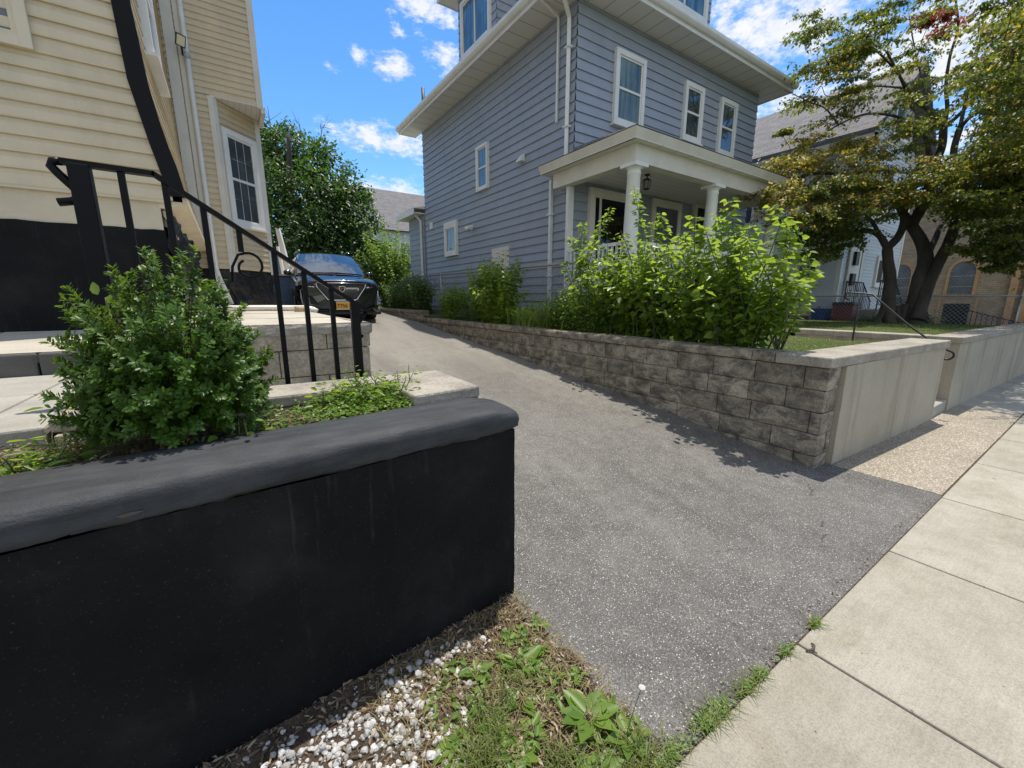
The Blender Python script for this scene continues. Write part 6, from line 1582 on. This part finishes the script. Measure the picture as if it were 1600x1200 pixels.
# ================================================================== TREES
def maple():
    r = np.random.default_rng(77); base = np.array([13.55, 3.1, .8]); t = thing('maple_tree', 'spreading maple with twisted double trunk and green to orange leaves', 'tree', tuple(base))
    def q(x, y, d=10.35): return at(x, y, d)
    tr = MB(); br = MB(); ends = []
    def limb(pts, r0, r1, mb, sides=9, k=5):
        p = catmull(pts, k); n = len(p); R_ = [.56 * (r0 + (r1 - r0) * (i / (n - 1)) ** .8) * (1 + .07 * wob(p[i], 3)) for i in range(n)]
        mb.tube(p, R_, sides); return p
    s = 10.35 / FPX
    A = limb([q(1392, 520), q(1388, 480), q(1391, 440), q(1388, 412), q(1386, 388)], 16 * s, 12 * s, tr, 12)
    B = limb([q(1428, 520), q(1430, 480), q(1437, 440), q(1446, 405), q(1440, 378), q(1424, 352)], 23 * s, 13 * s, tr, 14)
    Cc = limb([q(1432, 500, 10.2), q(1446, 455, 10.2), q(1464, 415, 10.15), q(1482, 380, 10.1), q(1494, 345, 10.0), q(1503, 310, 9.9)], 17 * s, 10 * s, tr, 12)
    for (x, y, dx) in ((1384, 508, -24), (1400, 512, 10), (1415, 510, -14), (1440, 510, 18), (1425, 512, 8)):       # root flare
        limb([q(x, y - 34), q(x + dx * .5, y - 8), q(x + dx, y + 8)], 9 * s, 5 * s, tr, 7, 3)
    L = {}
    def add(pts, r0, r1, sides=7):
        p = limb(pts, r0 * s, r1 * s, br, sides); ends.append((p, r1 * s)); return p
    add([A[-1], q(1374, 368), q(1352, 360), q(1318, 366, 10.0), q(1270, 362, 9.7)], 10, 3)
    add([A[-1], q(1402, 372), q(1412, 350), q(1413, 325), q(1428, 300)], 11, 8)
    add([q(1374, 368), q(1362, 345), q(1340, 325, 10.6), q(1300, 300, 10.8)], 6, 2)
    add([B[-1], q(1408, 328), q(1395, 305, 10.1), q(1350, 285, 9.9), q(1290, 270, 9.6), q(1230, 280, 9.3)], 12, 3)
    add([q(1424, 352), q(1442, 320), q(1452, 290), q(1455, 262), q(1470, 235), q(1474, 200)], 14, 9)
    add([q(1446, 405), q(1462, 372, 10.5), q(1470, 352, 10.7), q(1490, 330, 11)], 9, 5)
    add([Cc[-1], q(1518, 285, 9.7), q(1560, 265, 9.4), q(1620, 250, 9.0)], 9, 4)
    add([Cc[-1], q(1500, 280, 9.8), q(1490, 240, 9.9), q(1500, 200, 9.9)], 10, 7)
    add([q(1474, 200), q(1452, 172), q(1432, 158), q(1416, 138), q(1402, 112, 10.0), q(1385, 80, 9.7)], 8, 2.5)
    add([q(1474, 200), q(1480, 170), q(1478, 135), q(1484, 90), q(1497, 40), q(1490, -20)], 6, 2)
    add([q(1474, 200), q(1500, 178), q(1525, 150), q(1560, 110, 9.8), q(1600, 55, 9.4)], 6, 2.2)
    add([q(1455, 262), q(1446, 215, 10.6), q(1425, 196, 10.7), q(1400, 182, 10.6), q(1355, 178, 10.4), q(1310, 195, 10.2), q(1262, 228, 10)], 7, 1.5)
    add([q(1310, 195, 10.2), q(1290, 170, 10), q(1262, 158, 9.8), q(1225, 140, 9.6)], 2.5, .8)
    add([q(1402, 112, 10), q(1370, 80, 9.8), q(1330, 50, 9.6), q(1285, 30, 9.4)], 3, 1)
    add([q(1416, 138), q(1360, 135, 10.3), q(1318, 150, 10.2)], 3, 1)
    add([q(1500, 200, 9.9), q(1530, 170, 9.5), q(1570, 160, 9.2), q(1640, 130, 8.8)], 5, 2)
    add([q(1500, 200, 9.9), q(1515, 130, 10.2), q(1530, 70, 10.4), q(1540, 10, 10.5)], 5, 1.5)
    add([q(1452, 172), q(1440, 120, 10.6), q(1428, 70, 10.8), q(1420, 20, 11)], 4, 1.2)
    add([q(1518, 285, 9.7), q(1545, 320, 9.2), q(1580, 360, 8.8), q(1600, 395, 8.5)], 4, 1.5)
    add([q(1560, 265, 9.4), q(1600, 300, 9), q(1640, 330, 8.6)], 4, 1.5)
    # leafy sprays: flat tiers of twigs
    sprays = []
    def fill(poly, n, rr_, depth, kind, dj=.9):
        xs = [p[0] for p in poly]; ys = [p[1] for p in poly]; c = 0
        while c < n:
            x, y = r.uniform(min(xs), max(xs)), r.uniform(min(ys), max(ys)); ins = False
            for i in range(len(poly)):
                (x1, y1), (x2, y2) = poly[i], poly[i - 1]
                if (y1 > y) != (y2 > y) and x < (x2 - x1) * (y - y1) / (y2 - y1) + x1: ins = not ins
            if ins: sprays.append((at(x, y, depth(x) + r.uniform(-dj, dj)), rr_ * r.uniform(.7, 1.3), kind)); c += 1
    dl = lambda x: 9.2 + (x - 1190) / 220 * 1.0 if x < 1400 else 10.2 - (x - 1400) / 200 * 1.3
    fill([(1192, 305), (1205, 260), (1232, 222), (1290, 205), (1350, 212), (1395, 235), (1380, 300), (1340, 330), (1260, 325), (1205, 335)], 62, .42, dl, 'gold')
    fill([(1230, 300), (1300, 270), (1400, 290), (1430, 320), (1390, 345), (1290, 350), (1230, 345)], 40, .42, dl, 'green')
    fill([(1236, 345), (1300, 335), (1375, 350), (1362, 385), (1330, 412), (1290, 405), (1245, 375)], 34, .38, lambda x: 10.2, 'dark', .5)
    fill([(1330, 285), (1420, 255), (1520, 225), (1600, 215), (1620, 260), (1500, 290), (1420, 320), (1360, 320)], 48, .45, dl, 'gold')
    fill([(1430, 265), (1520, 235), (1640, 225), (1640, 330), (1500, 335), (1440, 320)], 75, .5, lambda x: 9.4, 'green')
    fill([(1490, 300), (1640, 280), (1640, 395), (1570, 385), (1510, 365)], 70, .48, lambda x: 9.2, 'dark')
    fill([(1560, 380), (1640, 370), (1640, 445), (1600, 435), (1570, 410)], 10, .3, lambda x: 8.8, 'dark', .3)
    fill([(1512, 405), (1560, 400), (1580, 418), (1540, 425)], 5, .22, lambda x: 9, 'dark', .2)
    fill([(1500, 385), (1545, 370), (1560, 385), (1510, 395)], 6, .22, lambda x: 9, 'green', .2)
    fill([(1235, 40), (1300, 0), (1380, 0), (1400, 40), (1330, 85), (1270, 80)], 17, .34, lambda x: 9.6, 'dark', .6)
    fill([(1255, 90), (1330, 70), (1400, 100), (1390, 150), (1300, 190), (1275, 150)], 18, .34, lambda x: 9.8, 'bronze', .6)
    fill([(1380, -30), (1480, -30), (1490, 60), (1430, 90), (1390, 60)], 9, .34, lambda x: 10.2, 'dark', .6)
    fill([(1430, 15), (1510, 10), (1505, 45), (1450, 50)], 5, .26, lambda x: 10, 'red', .4)
    fill([(1420, 90), (1500, 70), (1560, 110), (1550, 180), (1480, 180), (1400, 150)], 13, .36, lambda x: 10, 'green', .7)
    fill([(1530, 60), (1640, -20), (1650, 150), (1560, 150)], 22, .42, lambda x: 9.2, 'gold', .7)
    fill([(1540, 140), (1650, 120), (1650, 240), (1540, 230)], 36, .45, lambda x: 9.0, 'green', .7)
    fill([(1500, -60), (1650, -60), (1650, 20), (1540, 60)], 12, .4, lambda x: 9.2, 'dark', .6)
    fill([(1395, 175), (1470, 190), (1460, 245), (1400, 230)], 8, .3, lambda x: 10.4, 'green', .5)
    # the near side of the crown, over the sidewalk and out of the picture to the right
    for _ in range(165):
        x = r.uniform(9.6, 15.5); y = r.uniform(-.5, 2.2)
        if x < 10.6 and y < .5: continue
        sprays.append((np.array([x, y, r.uniform(4.0, 6.2)]), .55, 'green'))
    for _ in range(20): sprays.append((np.array([r.uniform(12, 16.5), r.uniform(2, 6), r.uniform(5.2, 8.0)]), .5, 'green'))
    sprays.append((at(1223, 207, 9.0), .10, 'green')); sprays.append((at(1227, 204, 9.0), .08, 'green'))
    allp = [(p, i) for p, _ in ends for i in range(len(p))]
    pts_arr = np.array([p[i] for p, i in allp])
    B_ = {k: ([], [], [], []) for k in ('gold', 'green', 'red')}
    d_first = [np.min(np.linalg.norm(pts_arr - c, axis=1)) for c, _, _ in sprays]
    for si in np.argsort(d_first):
        c, rr_, kind = sprays[si]
        dd = np.linalg.norm(pts_arr - c, axis=1) + np.maximum(0, pts_arr[:, 2] - c[2]) * .6; j = int(np.argmin(dd)); s0 = pts_arr[j]
        if dd[j] < 3.2:
            L_ = dd[j]; q1 = s0 + (c - s0) * .35 + r.normal(size=3) * .12 * L_; q2 = s0 + (c - s0) * .7 + np.array([0, 0, .08 * L_]) + r.normal(size=3) * .10 * L_
            tw = catmull([s0, q1, q2, c], 4); br.tube(tw, list(np.linspace(min(.016, .005 + L_ * .007), .003, len(tw))), 4, cap=False); pts_arr = np.vstack([pts_arr, np.array(tw[4:])])
        out = c - np.array([13.5, 3.1, c[2]]); out = unit(out) if np.linalg.norm(out) > .1 else np.array([1., 0, 0])
        nt = 7
        for w in range(nt):
            a = r.random() * 6.28; e = c + np.array([math.cos(a) * rr_, math.sin(a) * rr_, -.22 * rr_ + .16 * rr_ * r.normal()]) + out * rr_ * .3
            br.tube([c, (c + e) / 2 + np.array([0, 0, .05 * rr_]), e], [.004, .003, .0015], 3, cap=False)
            for u in np.linspace(.2, 1.05, 9):
                for _ in range(3):
                    p = c + (e - c) * u + r.normal(size=3) * np.array([.05, .05, .025]); d = unit((e - c) / rr_ + r.normal(size=3) * .8 + np.array([0, 0, -.45]))
                    K = {'gold': 'gold' if r.random() < .5 else 'green', 'green': 'gold' if r.random() < .12 else 'green', 'dark': 'green', 'bronze': 'gold' if r.random() < .3 else 'green', 'red': 'red' if r.random() < .7 else 'green'}[kind]
                    b4 = B_[K]; b4[0].append(p); b4[1].append(d); b4[2].append(unit(np.array([0, 0, 1.]) + r.normal(size=3) * .45)); b4[3].append(r.uniform(.04, .072))
    tr.build('trunk', MAT['bark'], t); br.build('branches', MAT['bark'], t)
    leaves('crown', MAT['leaf_maple'], *B_['green'], T_MAPLE, .15, .25, t)
    leaves('gold_foliage', MAT['leaf_maple_gold'], *B_['gold'], T_MAPLE, .15, .25, t)
    leaves('red_foliage', MAT['leaf_maple_red'], *B_['red'], T_MAPLE, .15, .25, t)
maple()

def big_tree(name, label, base, clumps, n, size, seed, mat='leaf_tree', bare=()):
    r = np.random.default_rng(seed); base = np.array(base, float); t = thing(name, label, 'tree', tuple(base)); tr = MB(); P, D, N, S = [], [], [], []
    top = max(c[2] for c, _ in clumps)
    trunk = catmull([base, base + (0.1, 0, (top - base[2]) * .3), base + (-.1, .1, (top - base[2]) * .6), base + (0, 0, (top - base[2]) * .9)], 5)
    tr.tube(trunk, list(np.linspace(.32, .08, len(trunk))), 9)
    tot = sum(R_ ** 2 for _, R_ in clumps)
    for c, R_ in clumps:
        c = np.array(c, float); j = min(len(trunk) - 1, max(2, int((c[2] - base[2]) / (top - base[2]) * len(trunk) * .7))); tr.tube(catmull([trunk[j], (trunk[j] + c) / 2 + (0, 0, .3), c], 4), list(np.linspace(.09, .02, 9)), 5)
        k = max(30, int(n * R_ ** 2 / tot)); sub_ = max(6, k // 55)
        cs = c + rdir_(r, sub_) * R_ * (.55 + .45 * r.random((sub_, 1)))
        for q in range(k):
            s0 = cs[r.integers(sub_)]; p = s0 + r.normal(size=3) * R_ * .17; out = unit(p - c); P.append(p); D.append(unit(out + r.normal(size=3) * .7 + np.array([0, 0, -.5]))); N.append(unit(out * .6 + np.array([0, 0, .9]) + r.normal(size=3) * .45)); S.append(r.uniform(*size))
    for a, b in bare: 
        pp = catmull([np.array(a), (np.array(a) + np.array(b)) / 2 + r.normal(size=3) * .2, np.array(b)], 4); tr.tube(pp, list(np.linspace(.035, .008, len(pp))), 4)
        for _ in range(5):
            j = r.integers(3, len(pp)); e = pp[j] + (np.array(b) - np.array(a)) * .3 + r.normal(size=3) * .4; tr.tube([pp[j], e], [.012, .005], 3)
    tr.build('trunk', MAT['bark'], t); leaves('crown', MAT[mat], P, D, N, S, T_OVATE, .2, .25, t)
def rdir_(r, n): v = r.normal(size=(n, 3)); return v / np.linalg.norm(v, axis=1, keepdims=True)
def pc(l, d): return [(tuple(at(x, y, d + dd)), rr_ * d / FPX) for x, y, rr_, dd in l]
d0 = 22.0
big_tree('broadleaf_tree', 'big dark green broadleaf tree behind the beige house and the car', (3.2, 24.0, 1.1), pc([(440, 245, 42, 0), (425, 215, 30, .5), (475, 245, 40, .3), (505, 262, 38, -.2), (530, 300, 42, -.5), (552, 345, 40, -.6), (560, 378, 30, -.4), (500, 330, 62, -1.2), (450, 310, 55, -.8), (470, 375, 55, -1.5), (525, 385, 45, -1.2), (410, 280, 50, 1), (430, 370, 50, -.8), (400, 240, 40, 1.2), (495, 405, 40, -1.0), (540, 410, 30, -.8)], d0), 30000, (.13, .24), 5, bare=[(tuple(at(468, 230, d0)), tuple(at(462, 185, d0))), (tuple(at(490, 240, d0)), tuple(at(500, 195, d0))), (tuple(at(430, 210, d0)), tuple(at(418, 165, d0)))])
big_tree('distant_tree', 'distant green tree filling the gap beside the far pale house', (6.0, 30, 1.1), pc([(570, 400, 26, 0), (590, 405, 24, .3), (560, 425, 26, -.3), (600, 430, 24, 0), (625, 410, 22, 0)], 27), 5000, (.16, .26), 6)
